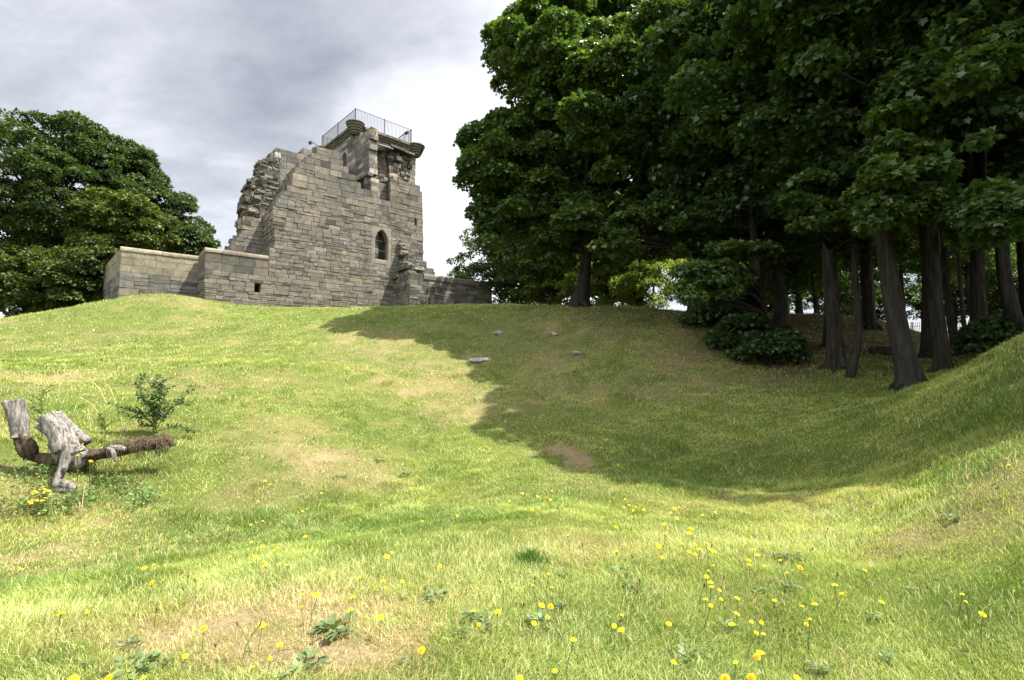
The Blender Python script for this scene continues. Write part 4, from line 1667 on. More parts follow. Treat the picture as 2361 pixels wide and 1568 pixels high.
    # --- trees further right, out of the picture, whose shade falls across the ditch
    for (x, y, v_, s, rz) in ((12.5, 9.7, 0, .98, .6), (15.5, 14.0, 1, 1.1, 2.9), (14.8, 7.5, 2, 1.1, 4.0), (17.5, 17.5, 0, 1.1, 5.2), (14.5, 21.0, 1, 1.1, 1.0)):
        zb = gz(x, y)
        tree([(x, y, zb), (x, y, zb + 4)], .28, .14, V[v_], (x, y, zb + 7.8), rz, s, 'sycamore of the wood standing beyond the right edge of the picture')
    # --- behind: distant trees seen through and beside the wood
    FV = []
    for sd, cols, leaf in ((61, YG, .25), (62, ASH, .24), (63, SYC, .25)):
        ells = [(0, 0, 0, 3.6, 3.4, 4.2, 5), (1.6, -.5, -1.6, 2.4, 2.4, 2.2, 2), (-1.7, .4, -1.2, 2.4, 2.4, 2.4, 2), (.3, 0, 2.2, 2.2, 2.2, 2.2, 1.5)]
        FV.append(crown_mesh('small_tree_crown', ells, 150, .72, 130, leaf, cols, sd, M_FARLEAF, lobed=False, axis=((0, 0, -4), (0, 0, 3)), flat=.65, inner=.35))

    def far(u, v0, D, zc, fv, s, rz, lab, r0=.14, name='birch_tree', grp='trees behind the wood', r=None):
        b = P(u, v0, D)
        b[2] = gz(b[0], b[1])
        t = thing(name, lab, 'tree', b, grp)
        c = np.array([0, 0, zc - b[2]])
        trunk_obj(t, [(0, 0, 0), (random.uniform(-.3, .3), 0, (zc - b[2]) * .5), c], r0, .05, 1.2, 8)
        put_crown(t, FV[fv], c, rz, s)
        return t
    far(500, 309, 46, 10.6, 1, 1.0, .5, 'pale greyish tree nearest the end of the dark low wall', name='willow_tree')
    far(530, 309, 42, 9.6, 1, .95, 1.9, 'grey green tree second from the dark low wall, under the big sycamore', name='willow_tree')
    far(556, 309, 40, 8.4, 0, .85, 3.0, 'yellow green tree left of the big sycamore trunk', name='lime_tree')
    far(606, 309, 38, 8.2, 0, .85, 4.4, 'bright yellow green tree just right of the big sycamore trunk', name='lime_tree')
    far(640, 311, 36, 7.6, 0, .8, 5.0, 'yellow green tree second to the right of the big sycamore trunk', name='lime_tree')
    far(655, 312, 56, 16, 2, 1.3, 2.5, 'tall dark tree behind the yellow green ones', name='small_tree')
    far(600, 309, 56, 17, 2, 1.35, .2, 'tall dark tree straight behind the big sycamore', name='small_tree')
    far(560, 309, 40, 14.1, 2, 1.25, 3.2, 'dark tree whose crown shows left behind the big sycamore', name='small_tree')
    far(712, 318, 44, 9.4, 0, .9, 3.6, 'tree in light leaf seen between the thick and slim trunks', name='lime_tree')
    far(800, 318, 27, 7.2, 2, .75, 3.4, 'low forked tree on the far mound against the sky', name='small_tree', r0=.2)
    far(818, 318, 28, 8.4, 2, .7, 1.4, 'small tree on the far mound right of the low forked one', name='small_tree', r0=.16)
    far(868, 325, 27, 9.9, 0, .75, .7, 'light green tree behind the curved thin stem', name='lime_tree')
    far(905, 335, 30, 9.4, 2, .7, 4.7, 'small tree behind the big leaning trunk', name='small_tree')
    far(930, 335, 34, 9.6, 2, .75, 5.7, 'small tree behind the iron fence between the right bank trunks', name='small_tree')
    far(975, 338, 28, 8.2, 2, .7, 2.0, 'small tree behind the stout trunk of the right bank', name='small_tree')
    far(1012, 338, 34, 7.4, 1, .75, 1.3, 'pale bushy tree at the far right beyond the leaning sycamore', name='willow_tree')
    far(770, 322, 34, 6.6, 2, .6, 2.4, 'low dark tree behind the two curved stems', name='small_tree', r0=.1)
    far(842, 320, 38, 7.4, 2, .7, .9, 'low dark tree seen over the far mound between the straight and curved stems', name='small_tree', r0=.1)
    far(893, 332, 40, 7.0, 1, .7, 3.1, 'greyish low tree behind the top of the fence and the big leaning trunk', name='willow_tree', r0=.1)
    far(955, 335, 40, 7.6, 2, .75, 4.0, 'low dark tree behind the fence and the thin leaning stem', name='small_tree', r0=.1)
    far(998, 335, 38, 6.6, 0, .7, 5.1, 'light green low tree just left of the leaning sycamore at the right edge', name='lime_tree', r0=.1)
    far(735, 320, 44, 13, 2, 1.3, 2.2, 'tall tree closing the view behind the slender upright stem', name='small_tree')
    far(790, 320, 46, 15, 2, 1.4, 1.2, 'tall tree closing the view behind the forked sycamore', name='small_tree')
    far(850, 330, 46, 17, 2, 1.4, 4.2, 'tall tree closing the view above the far mound', name='small_tree')
    far(930, 335, 46, 17.5, 2, 1.4, 5.2, 'tall tree closing the view behind the ditch mouth', name='small_tree')
    far(1005, 335, 44, 17, 2, 1.4, .9, 'tall tree closing the view at the far right', name='small_tree')
    # --- left group beside the castle wall
    GL = 'trees left of the castle'

    def ltree(u, D, ells, cols, npuff, lab, seed, name, leaf=.27, pr=1.0, nl=210, r0=.45):
        b = P(u, 318, D)
        b[2] = gz(b[0], b[1])
        k = D / F
        es = []
        for (eu, ev, ru, rv, rd, w) in ells:
            c = P(eu, ev, D) - b
            es.append((c[0], c[1], c[2], ru * k, rd, rv * k, w))
        t = thing(name, lab, 'tree', b, GL)
        topz = max(e[2] + e[5] for e in es)
        trunk_obj(t, [(0, 0, 0), (0, 0, topz * .4), (.2, 0, topz * .8)], r0, .08, 1.3)
        me = crown_mesh(name + '_crown', es, npuff, pr, nl, leaf, cols, seed, M_FARLEAF2, lobed=False, axis=((0, 0, 1), (.2, 0, topz * .8)), flat=.7, inner=.4)
        put_crown(t, me, (0, 0, 0))
    ltree(35, 45, [(30, 190, 85, 74, 5.5, 6), (75, 200, 60, 60, 5, 4), (10, 250, 70, 60, 5, 4), (-30, 200, 60, 80, 5, 3), (70, 150, 35, 30, 3, 1.5)], BEE[:1] + [(.05, .080, .022), (.085, .10, .022)], 520,
          'broad dark green tree filling the left edge, tallest left of the castle', 81, 'beech_tree')
    ltree(135, 48, [(125, 200, 40, 55, 4, 4), (155, 225, 35, 38, 4, 3), (175, 240, 28, 22, 3, 1.5), (120, 165, 24, 22, 3, 1.2), (192, 243, 14, 7, 2, .6)], [(.034, .062, .024), (.06, .092, .032), (.085, .105, .035)], 300,
          'feathery lighter green ash tree reaching right over the pale wall', 82, 'ash_tree', .30, .85)
    ltree(125, 43, [(130, 225, 34, 30, 3, 3), (110, 240, 34, 30, 3, 2)], [(.05, .08, .018), (.085, .11, .022), (.13, .14, .03)], 110,
          'yellowish tree in front of the ash just above the pale wall', 83, 'hornbeam_tree', .30, .8, r0=.2)
    ltree(60, 40, [(60, 285, 45, 36, 3, 3), (20, 285, 45, 36, 3, 3), (85, 290, 28, 30, 2.5, 2), (95, 270, 20, 30, 2.5, 1)], BEE, 220,
          'low leafy hedge tree skirting the foot of the mound left of the pale wall', 84, 'hedge_tree', .28, .8, r0=.15)

    # --- undergrowth
    def bush(u, v, D, rx, rz, cols, lab, seed, name='elder_bush', n=26, leaf=.105, grp='bushes under the trees'):
        b = P(u, v, D)
        b[2] = gz(b[0], b[1])
        t = thing(name, lab, 'bush', b, grp)
        me = crown_mesh('foliage', [(0, 0, rz * .8, rx, rx * .8, rz, 1)], n, .42, 240, leaf, cols, seed, M_LEAF, axis=((0, 0, .1), (0, 0, rz)), flat=.7, zcut=-.7)
        o = link('foliage', me, t)
        mb = MB()
        for k in range(5):
            a = k * 1.26
            mb.tube([(0.05 * math.cos(a), .05 * math.sin(a), -.1), (.2 * rx * math.cos(a), .2 * rx * math.sin(a), rz * .6), (.5 * rx * math.cos(a), .5 * rx * math.sin(a), rz * 1.3)], [.03, .022, .01], 6)
        mb.build('stems', M_BARK, t)
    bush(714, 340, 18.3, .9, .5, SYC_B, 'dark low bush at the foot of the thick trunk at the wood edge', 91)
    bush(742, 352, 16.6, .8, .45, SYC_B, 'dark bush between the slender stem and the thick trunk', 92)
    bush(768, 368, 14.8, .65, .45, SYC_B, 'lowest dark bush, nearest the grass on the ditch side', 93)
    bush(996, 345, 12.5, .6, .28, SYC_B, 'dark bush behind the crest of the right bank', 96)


build_trees()

# ------------------------------------------------------------------ iron fence far behind the ditch


M_PFENCE = mat_noise('pale_grey_iron', (.22, .23, .25), (.34, .35, .37), 20, .6, bump=.1)


def build_fence():
    p0, p1 = P(884, 338, 47), P(1000, 338, 47)
    b = np.array([p0[0], p0[1], gz(p0[0], p0[1])])
    t = thing('iron_fence', 'pale spiked iron fence against the sky beyond the trees', 'fence', b)
    n = 64
    m = MB()
    mr = MB()
    pr = None
    for i in range(n + 1):
        q = p0 + (p1 - p0) * i / n
        zq = gz(q[0], q[1])
        o = np.array([q[0], q[1], zq]) - b
        w = .05 if i % 8 else .07
        h = 1.75 if i % 8 else 1.9
        if i % 8 == 0:
            mp = MB()
            mp.box(o + np.array([0, 0, h / 2]), np.array([.05, 0, 0]), np.array([0, .05, 0]), UP * h / 2)
            mp.build('post', M_PFENCE, t)
        else:
            m.box(o + np.array([0, 0, h / 2]), np.array([.022, 0, 0]), np.array([0, .012, 0]), UP * h / 2)
            m.tube([o + np.array([0, 0, h]), o + np.array([0, 0, h + .08]), o + np.array([0, 0, h + .17])], [.022, .03, .003], 5)
        if pr is not None:
            for zz in (.25, 1.5):
                mid = (o + pr) / 2 + np.array([0, 0, zz])
                mr.box(mid, (o - pr) / 2, np.array([0, .012, 0]), UP * .022)
        pr = o
    m.build('pales', M_PFENCE, t)
    mr.build('rails', M_PFENCE, t)


build_fence()

# ------------------------------------------------------------------ stump and plants around it


def z3(X, Y, D):
    return P(X / 2.091 / 4, (1450 + Y / 2.091) / 4, D)


def build_stump():
    base = hit(72, 478)
    D = base[1]
    t = thing('tree_stump', 'bleached split tree stump with sawn limbs and long roots on the left slope', 'tree stump', base)

    def limb(pts, rad, name, mat=M_WOOD, n=22, wob=.12, flat=1.0, slot=True):
        mb = MB()
        pts = [np.array(z3(x, y, D + d)) - base for x, y, d in pts]
        # resample for a gnarled outline
        k = len(pts)
        tt = np.linspace(0, k - 1, k * 4)
        path = np.stack([np.interp(tt, np.arange(k), [p[i] for p in pts]) for i in range(3)], 1)
        rr = np.interp(tt, np.arange(k), rad)
        for _ in range(2):
            path[1:-1] = path[:-2] * .25 + path[1:-1] * .5 + path[2:] * .25
            rr[1:-1] = rr[:-2] * .25 + rr[1:-1] * .5 + rr[2:] * .25
        rr *= .92 + .12 * np.random.default_rng(len(name) + k).random(len(rr))
        mb.tube(path, rr, n, wob=wob, lobes=5)
        return mb.build(name, mat, t, True)
    s = D / F / (2.091 * 4)          # metres per zoom pixel
    limb([(112, 318, 0), (125, 400, 0), (160, 500, .02), (165, 590, .02), (168, 630, .02)], [74 * s, 66 * s, 60 * s, 58 * s, 62 * s], 'sawn_limb')
    limb([(175, 610, .03), (205, 660, .03), (235, 730, .05), (255, 790, .1)], [52 * s, 60 * s, 66 * s, 50 * s], 'rotten_limb_base', M_ROT, wob=.2)
    limb([(362, 448, -.05), (430, 530, -.03), (490, 640, 0), (520, 740, .0)], [46 * s, 55 * s, 60 * s, 70 * s], 'split_limb')
    limb([(435, 430, .1), (500, 520, .1), (560, 610, .1), (600, 700, .1)], [40 * s, 46 * s, 52 * s, 60 * s], 'split_limb')
    limb([(493, 415, .25), (560, 500, .25), (640, 590, .22), (720, 670, .2)], [24 * s, 27 * s, 36 * s, 50 * s], 'split_limb')
    limb([(300, 535, .0), (350, 545, .0), (400, 580, 0), (470, 620, 0)], [18 * s, 30 * s, 34 * s, 30 * s], 'broken_branch')
    limb([(470, 640, .1), (560, 720, .15), (640, 800, .15), (700, 860, .2)], [75 * s, 110 * s, 110 * s, 70 * s], 'stump_body', M_WOOD, 20, .14)
    limb([(215, 760, .12), (330, 800, .12), (460, 820, .1), (600, 840, .12), (760, 830, .2)], [26 * s, 40 * s, 46 * s, 56 * s, 40 * s], 'stump_base', M_ROT, wob=.2)
    limb([(590, 690, -.1), (560, 800, -.15), (530, 880, -.2), (490, 960, -.25), (450, 1010, -.3)], [50 * s, 38 * s, 32 * s, 30 * s, 16 * s], 'root')
    limb([(700, 790, .2), (850, 760, .2), (1000, 730, .25), (1150, 710, .3), (1300, 680, .35), (1440, 640, .4)], [70 * s, 44 * s, 52 * s, 38 * s, 54 * s, 26 * s], 'fallen_root', M_ROT, 14, .2)
    limb([(905, 720, -.05), (940, 735, -.08), (955, 780, -.1), (962, 830, -.1)], [16 * s, 18 * s, 16 * s, 10 * s], 'root')
    limb([(930, 715, 0), (1000, 715, 0), (1060, 730, .05)], [20 * s, 24 * s, 14 * s], 'root')
    limb([(600, 770, -.25), (650, 735, -.25), (715, 725, -.2)], [12 * s, 18 * s, 10 * s], 'root')
    limb([(1390, 600, .35), (1420, 650, .35), (1440, 700, .35)], [16 * s, 22 * s, 14 * s], 'root', M_ROT)
    # a loose grey chunk lying in front
    cb = hit(72, 492)
    m2 = MB()
    k = cb[1] / F / (2.091 * 4)
    q = [np.array(z3(x, y, cb[1])) - cb for x, y in ((470, 1040), (530, 1030), (590, 1040), (632, 1062))]
    m2.tube(q, [42 * k, 50 * k, 44 * k, 18 * k], 14, wob=.14, lobes=3)
    o = link('wood_chunk', m2.mesh('wood_chunk', M_WOOD), None, cb)
    tag(o, 'loose bleached chunk of wood lying below the split stump', 'wood')
    # dry thatch on the fallen root: straw stalks
    return D


def stalk_bunch(name, label, cat, base, tips, mat, r=.004, group=None, head=None):
    t = thing(name, label, cat, base, group)
    mb = MB()
    for tp in tips:
        tp = np.array(tp) - base
        mid = tp * .55 + np.array([0, 0, .04])
        mb.tube([(0, 0, -.02), tuple(mid), tuple(tp)], [r, r * .8, r * .4], 5)
    mb.build('stalk', mat, t)
    if head:
        mb = MB()
        for tp in tips:
            tp = np.array(tp) - base
            d = tp / np.linalg.norm(tp)
            mb.tube([tp - d * head, tp - d * head * .5, tp], [.004, .008, .002], 6)
        mb.build('seed_head', mat, t)
    return t


def leafy_plant(name, label, cat, base, stems, nleaf, leaf, cols, seed, group=None, spread=.05, stem_r=.009):
    """stems: polylines in world space; leaves set along them"""
    r = np.random.default_rng(seed)
    t = thing(name, label, cat, base, group)
    mb = MB()
    pos, out = [], []
    for st in stems:
        st = np.array(st) - base
        k = len(st)
        tt = np.linspace(0, k - 1, 8)
        path = np.stack([np.interp(tt, np.arange(k), st[:, i]) for i in range(3)], 1)
        mb.tube(path, np.linspace(stem_r, .002, 8), 5, cap=False)
        n = max(4, int(nleaf * np.linalg.norm(st[-1] - st[0])))
        u = r.uniform(.18, 1, n) * (k - 1)
        p = np.stack([np.interp(u, np.arange(k), st[:, i]) for i in range(3)], 1)
        d = rand_dirs(n, r)
        d[:, 2] = np.abs(d[:, 2]) * .5
        pos.append(p + d * spread * r.random((n, 1)))
        out.append(d)
    pos, out = np.concatenate(pos), np.concatenate(out)
    v, f, k = leaves_np(pos, out, leaf, r, .1, lobed=False)
    c1, c2 = np.array(cols[0]), np.array(cols[1])
    m = r.random((len(pos), 1))
    c = (c1 * (1 - m) + c2 * m) * (.8 + .4 * r.random((len(pos), 1)))
    link('leaves', mesh_np('leaves', v, [f], M_HERB, np.repeat(c, k, 0)), t)
    mb.build('stem', M_STEM, t)
    return t


def build_stump_plants():
    D = hit(72, 478)[1]
    # hawthorn sapling
    b = hit(153, 437)
    dd = b[1]
    Z = lambda x, y, d=0: z3(x, y, dd + d)
    stems = []
    r = random.Random(5)
    main = [b, Z(1290, 500), Z(1290, 350), Z(1280, 160)]
    stems += [main, [Z(1300, 560), Z(1330, 330, .1), Z(1340, 110, .1)], [Z(1300, 560), Z(1390, 430), Z(1480, 340), Z(1640, 190, .1)],
              [Z(1290, 520), Z(1180, 430), Z(1080, 400), Z(930, 350)], [Z(1290, 480), Z(1200, 330), Z(1170, 220), Z(1165, 110)],
              [Z(1300, 540), Z(1230, 470, -.1), Z(1100, 460, -.1), Z(960, 400, -.1)], [Z(1300, 500), Z(1400, 380, .15), Z(1370, 200, .15)],
              [Z(1300, 540), Z(1200, 530, .1), Z(1120, 380, .1)], [Z(1320, 570), Z(1450, 540), Z(1560, 560), Z(1640, 590)], [Z(1480, 340), Z(1540, 350), Z(1600, 350)]]
    for k in range(16):
        y0 = r.uniform(200, 480)
        x0 = 1290 + r.uniform(-40, 40)
        stems.append([Z(x0, y0), Z(x0 + r.uniform(-70, 70), y0 - r.uniform(0, 60), r.uniform(-.2, .2)), Z(x0 + r.uniform(-120, 110), y0 - r.uniform(20, 110), r.uniform(-.3, .3))])
    leafy_plant('hawthorn_sapling', 'dark green hawthorn sapling growing at the right end of the fallen root', 'shrub', b, stems, 240, .046, [(.045, .085, .025), (.09, .14, .05)], 3, spread=.075)
    for (ux, uy, x0, y0, ww, hh, lab, sd) in ((350, 640, 345, 190, 130, 200, 'thin sparse sapling standing behind the sawn limb', 6),
                                              (880, 680, 880, 420, 70, 150, 'small upright yellowish sapling between the stump and the hawthorn', 7)):
        bb = hit(ux / 8.364, (1450 + uy / 2.091) / 4)
        Zz = lambda x, y, d=0: z3(x, y, bb[1] + d)
        rr = random.Random(sd)
        st = [[bb, Zz(ux, (uy + y0) / 2), Zz(x0, y0)]]
        for k in range(11):
            yy = rr.uniform(y0, uy - 100)
            sx = rr.choice((-1, 1))
            st.append([Zz(ux, yy + 40), Zz(ux + sx * ww * .5, yy + 5, rr.uniform(-.1, .1)), Zz(ux + sx * ww * rr.uniform(.6, 1.1), yy - 15, rr.uniform(-.2, .2))])
        leafy_plant('sapling', lab, 'shrub', bb, st, 90, .034, [(.10, .15, .03), (.17, .20, .05)], sd, spread=.04)
    # bramble and weeds in front
    spots = ((30, 480, .45, 'low bramble tangle at the left edge below the sawn limb', (.07, .12, .03)), (45, 505, .5, 'bramble and weeds in the bottom left below the ragwort', (.08, .12, .03)),
             (80, 470, .3, 'leafy bramble creeping over the stump body', (.10, .15, .03)), (12, 515, .4, 'weeds with reddish dry leaves at the left edge', (.12, .12, .04)),
             (155, 455, .35, 'green weeds under the hawthorn sapling', (.07, .14, .04)), (105, 495, .4, 'patch of broad leaved weeds right of the loose wood chunk', (.08, .15, .035)),
             (140, 505, .35, 'pale weeds in the grass below the fallen root', (.10, .17, .05)), (60, 515, .35, 'weeds at the very foot of the lowest root', (.09, .14, .035)))
    for i, (u, v, rad, lab, col) in enumerate(spots):
        bb = hit(u, v)
        rr = random.Random(40 + i)
        st = []
        for k in range(26):
            a = rr.uniform(0, 6.28)
            q = rad * rr.uniform(.3, 1)
            h = rr.uniform(.05, .22)
            x, y = bb[0] + math.cos(a) * q, bb[1] + math.sin(a) * q
            x0, y0 = bb[0] + math.cos(a) * q * .4, bb[1] + math.sin(a) * q * .4
            st.append([(x0, y0, gz(x0, y0)), ((x + x0) / 2, (y + y0) / 2, gz((x + x0) / 2, (y + y0) / 2) + h), (x, y, gz(x, y) + h * rr.uniform(.3, .9))])
        leafy_plant('bramble' if 'bramble' in lab else 'weed_clump', lab, 'weeds', bb, st, 75, .038, [tuple(c * .7 for c in col), tuple(c * 1.6 for c in col)], 40 + i, 'weeds round the stump', .07, .0035)
    # ragwort
    for (x, y, sc, lab) in ((405, 558, 1.0, 'topmost yellow ragwort head, against the split limbs'), (635, 695, 1.3, 'big yellow ragwort head right of the split limbs'),
                            (650, 770, .7, 'small yellow ragwort head below the big one on the stump'), (355, 1085, 1.2, 'upper yellow ragwort head in the bottom left weeds'),
                            (310, 1160, 1.1, 'lower yellow ragwort head in the bottom left weeds'), (750, 840, .45, 'tiny yellow ragwort tuft low at the right of the stump body')):
        v = (1450 + y / 2.091) / 4
        u = x / 8.364
        bb = hit(u, v + 20, 0) if y > 1000 else hit(u, v + 26)
        hp = P(u, v, bb[1] - .12)
        t = thing('ragwort', lab, 'flower', bb, 'ragwort by the stump')
        hp = hp - bb
        ms, mh = MB(), MB()
        ms.tube([(0, 0, -.05), tuple(hp * .6), tuple(hp)], [.006, .005, .004], 6)
        rr = random.Random(int(x))
        for k in range(int(15 * sc)):
            a, q = rr.uniform(0, 6.28), .075 * sc * math.sqrt(rr.random())
            c = hp + np.array([math.cos(a) * q, math.sin(a) * q, rr.uniform(-.015, .03)])
            ms.tube([tuple(hp - np.array([0, 0, .06])), tuple((hp + c) / 2 - np.array([0, 0, .02])), tuple(c)], [.003, .0025, .002], 4)
            flower_head(mh, c, .014, rr)
        ms.build('stem', M_STEM, t)
        mh.build('flower_head', M_YELLOW, t)
    # tall dry grasses behind
    for i, (x, y, tips) in enumerate(((905, 300, ((745, 125), (790, 170))), (985, 295, ((862, 125),)), (860, 390, ((672, 288),)), (760, 500, ((735, 385), (700, 395))))):
        bb = hit(x / 8.364, (1450 + (y + 60) / 2.091) / 4)
        stalk_bunch('dry_grass_stalk', ('pair of tall straw grass stalks leaning left behind the stump', 'tall straw grass stalk nearest the hawthorn sapling',
                                        'low bent straw stalk behind the stump', 'short pale seed heads just right of the split limbs')[i], 'grass stalk', bb,
                    [z3(tx, ty, bb[1]) for tx, ty in tips], M_STRAW, .004, 'dry stalks round the stump', .07)
    bb = hit(680 / 8.364, (1450 + 1250 / 2.091) / 4)
    stalk_bunch('dry_twig', 'bent reddish dry twig standing in the grass below the loose wood chunk', 'twig', bb, [z3(640, 1150, bb[1]), z3(710, 1012, bb[1]), z3(600, 1180, bb[1])], M_STRAW, .006)
    # matted dry thatch lying over the fallen root
    bb = hit(140, 440)
    t = thing('dry_thatch', 'brown mat of dead grass draped over the fallen root under the hawthorn', 'dead grass', bb)
    rr = random.Random(3)
    mb = MB()
    for k in range(300):
        x, y = rr.uniform(880, 1420), 0
        y = 700 - (x - 880) * .13 + rr.uniform(-50, 30)
        p = z3(x, y, D + .25 + rr.uniform(-.25, .3)) - bb
        e = p + np.array([rr.uniform(-.14, .14), rr.uniform(-.1, .05), -rr.uniform(.03, .22)])
        c = rr.uniform(.6, 1.2)
        mb.tube([tuple(p), tuple((p + e) / 2 + np.array([0, -.03, .02])), tuple(e)], [.004, .004, .002], 4, cap=False)
    mb.build('strands', mat_noise('dead_grass', (.03, .023, .014), (.12, .09, .055), 40, .9), t)


def flower_head(mb, c, r, rr):
    """a little composite flower: ray petals round a domed disc"""
    c = np.array(c, float)
    n = np.array([rr.uniform(-.45, .45), rr.uniform(-.55, .25), 1.0])
    n /= np.linalg.norm(n)
    x = np.cross(n, [0.3, 1, 0])
    x /= np.linalg.norm(x)
    y = np.cross(n, x)
    k = 9
    vs = [c + n * r * .30]
    fs = []
    for i in range(k):
        a = 2 * math.pi * i / k
        a2 = a + math.pi / k
        vs.append(c + (x * math.cos(a) + y * math.sin(a)) * r + n * r * .12)
        vs.append(c + (x * math.cos(a2) + y * math.sin(a2)) * r * .78 + n * r * .16)
    m = 2 * k
    for i in range(m):
        fs.append((0, 1 + i, 1 + (i + 1) % m))
    mb.add(vs, fs, (1, 1, 1))


build_stump()
build_stump_plants()

# ------------------------------------------------------------------ meadow flowers
FL = []
for X, Y in ((410, 940), (1373, 1037), (1252, 1222), (1768, 1012), (1887, 1145), (1823, 1238), (1705, 1295), (500, 1375), (733, 1370), (970, 1368), (590, 927), (138, 637), (973, 628), (1038, 606), (1105, 453), (1573, 373), (1692, 335), (1725, 322), (1772, 310), (1740, 178), (1127, 107), (1752, 92), (1822, 65), (2168, 122), (1699, 452), (1770, 480), (1845, 510), (1865, 497), (1551, 555), (1725, 556), (1780, 588), (1795, 606), (1883, 600), (1933, 608), (1095, 716), (1023, 728), (2102, 803), (2138, 811), (2038, 806), (2034, 888), (2060, 417), (2040, 245), (2070, 230), (2012, 218), (1788, 40)):
    FL.append((X / 1.686 / 4, (1900 + Y / 1.686) / 4))
for X, Y in ((450, 522), (416, 552), (233, 693), (390, 716), (410, 762), (523, 718), (187, 828), (175, 905), (373, 962), (652, 1182), (775, 617), (1002, 917), (1164, 923), (1037, 1010), (1462, 880), (1522, 886), (1501, 960), (1410, 1000), (1507, 668), (1402, 745), (1529, 759), (1675, 1112), (1950, 1018), (1997, 1047), (2002, 945), (1549, 1322), (1312, 1376), (1963, 515), (1636, 406), (1963, 353), (2150, 235), (2078, 240), (2095, 215), (2050, 204), (2015, 220), (1922, 180), (2025, 163), (1528, 108), (1435, 146), (1520, 167), (1494, 154), (1331, 124), (1244, 177), (1442, 228), (1394, 234), (893, 276), (656, 310)):
    FL.append(((1300 + X / 1.686) / 4, (1900 + Y / 1.686) / 4))
for X, Y in ((130, 238), (185, 205), (155, 212), (170, 274), (88, 310), (330, 255), (250, 340), (247, 368), (93, 371), (410, 237), (202, 434), (350, 427), (283, 440), (313, 469), (375, 470), (405, 484), (245, 484), (285, 502), (56, 452), (81, 521), (653, 472), (680, 507), (623, 538), (624, 565), (725, 575), (820, 538), (398, 572), (366, 605), (356, 643), (380, 680), (387, 706), (440, 730), (352, 785), (450, 785), (550, 780), (383, 825), (785, 793), (948, 585), (862, 617), (1167, 696), (1210, 750), (1355, 603), (962, 829), (1040, 816), (1008, 910), (985, 942), (1462, 802), (1970, 753), (1993, 800), (2098, 880), (548, 877), (640, 926), (703, 931), (515, 946), (671, 996), (714, 1004), (118, 940), (697, 1123), (677, 1146), (540, 1185), (640, 1277), (477, 1283), (927, 1280), (150, 1182)):
    FL.append(((2600 + X / 1.578) / 4, (1900 + Y / 1.578) / 4))
for X, Y in ((322, 290), (348, 298), (352, 318), (412, 353), (432, 367), (243, 570), (231, 581), (294, 567), (313, 578), (265, 589), (305, 670), (368, 642), (1175, 188), (1219, 385), (1192, 395), (1033, 467), (1104, 478), (1104, 521), (1210, 510), (1238, 511), (1207, 543), (1183, 570), (1277, 605), (1241, 640), (1244, 670), (1093, 702), (1320, 711), (2137, 461), (1823, 650)):
    FL.append(((1800 + X / 1.9675) / 4, (1500 + Y / 1.9675) / 4))
for X, Y in ((1703, 523), (1315, 724), (1400, 693), (2007, 1248), (2027, 1297)):
    FL.append(((3000 + X / 1.96) / 4, (1200 + Y / 1.96) / 4))


def flower_zone(u, v):
    if v > 590 and u < 300:
        return 'yellow flower head on a thin stalk in the dry bottom left turf', 'yellow flowers in the dry bottom left turf'
    if v > 565 and u < 640:
        return 'yellow flower head in the bottom middle turf of the foreground ridge', 'yellow flowers on the foreground ridge'
    if v > 560:
        return 'yellow flower head in the sunny bottom right turf', 'yellow flowers in the bottom right turf'
    if u > 620 and v > 478:
        return 'yellow flower head in the sunny ditch floor below the tree shadow', 'yellow flowers on the sunny ditch floor'
    if u > 870:
        return 'yellow flower head on the grass of the right bank', 'yellow flowers on the right bank'
    if u > 560 and v < 478:
        return 'yellow flower head in the grass shaded by the trees', 'yellow flowers in the tree shade'
    if u > 440:
        return 'small yellow flower head at the sunny edge of the tree shadow', 'yellow flowers at the shadow edge'
    return 'small yellow flower head in the green dip below the castle slope', 'yellow flowers in the green dip'


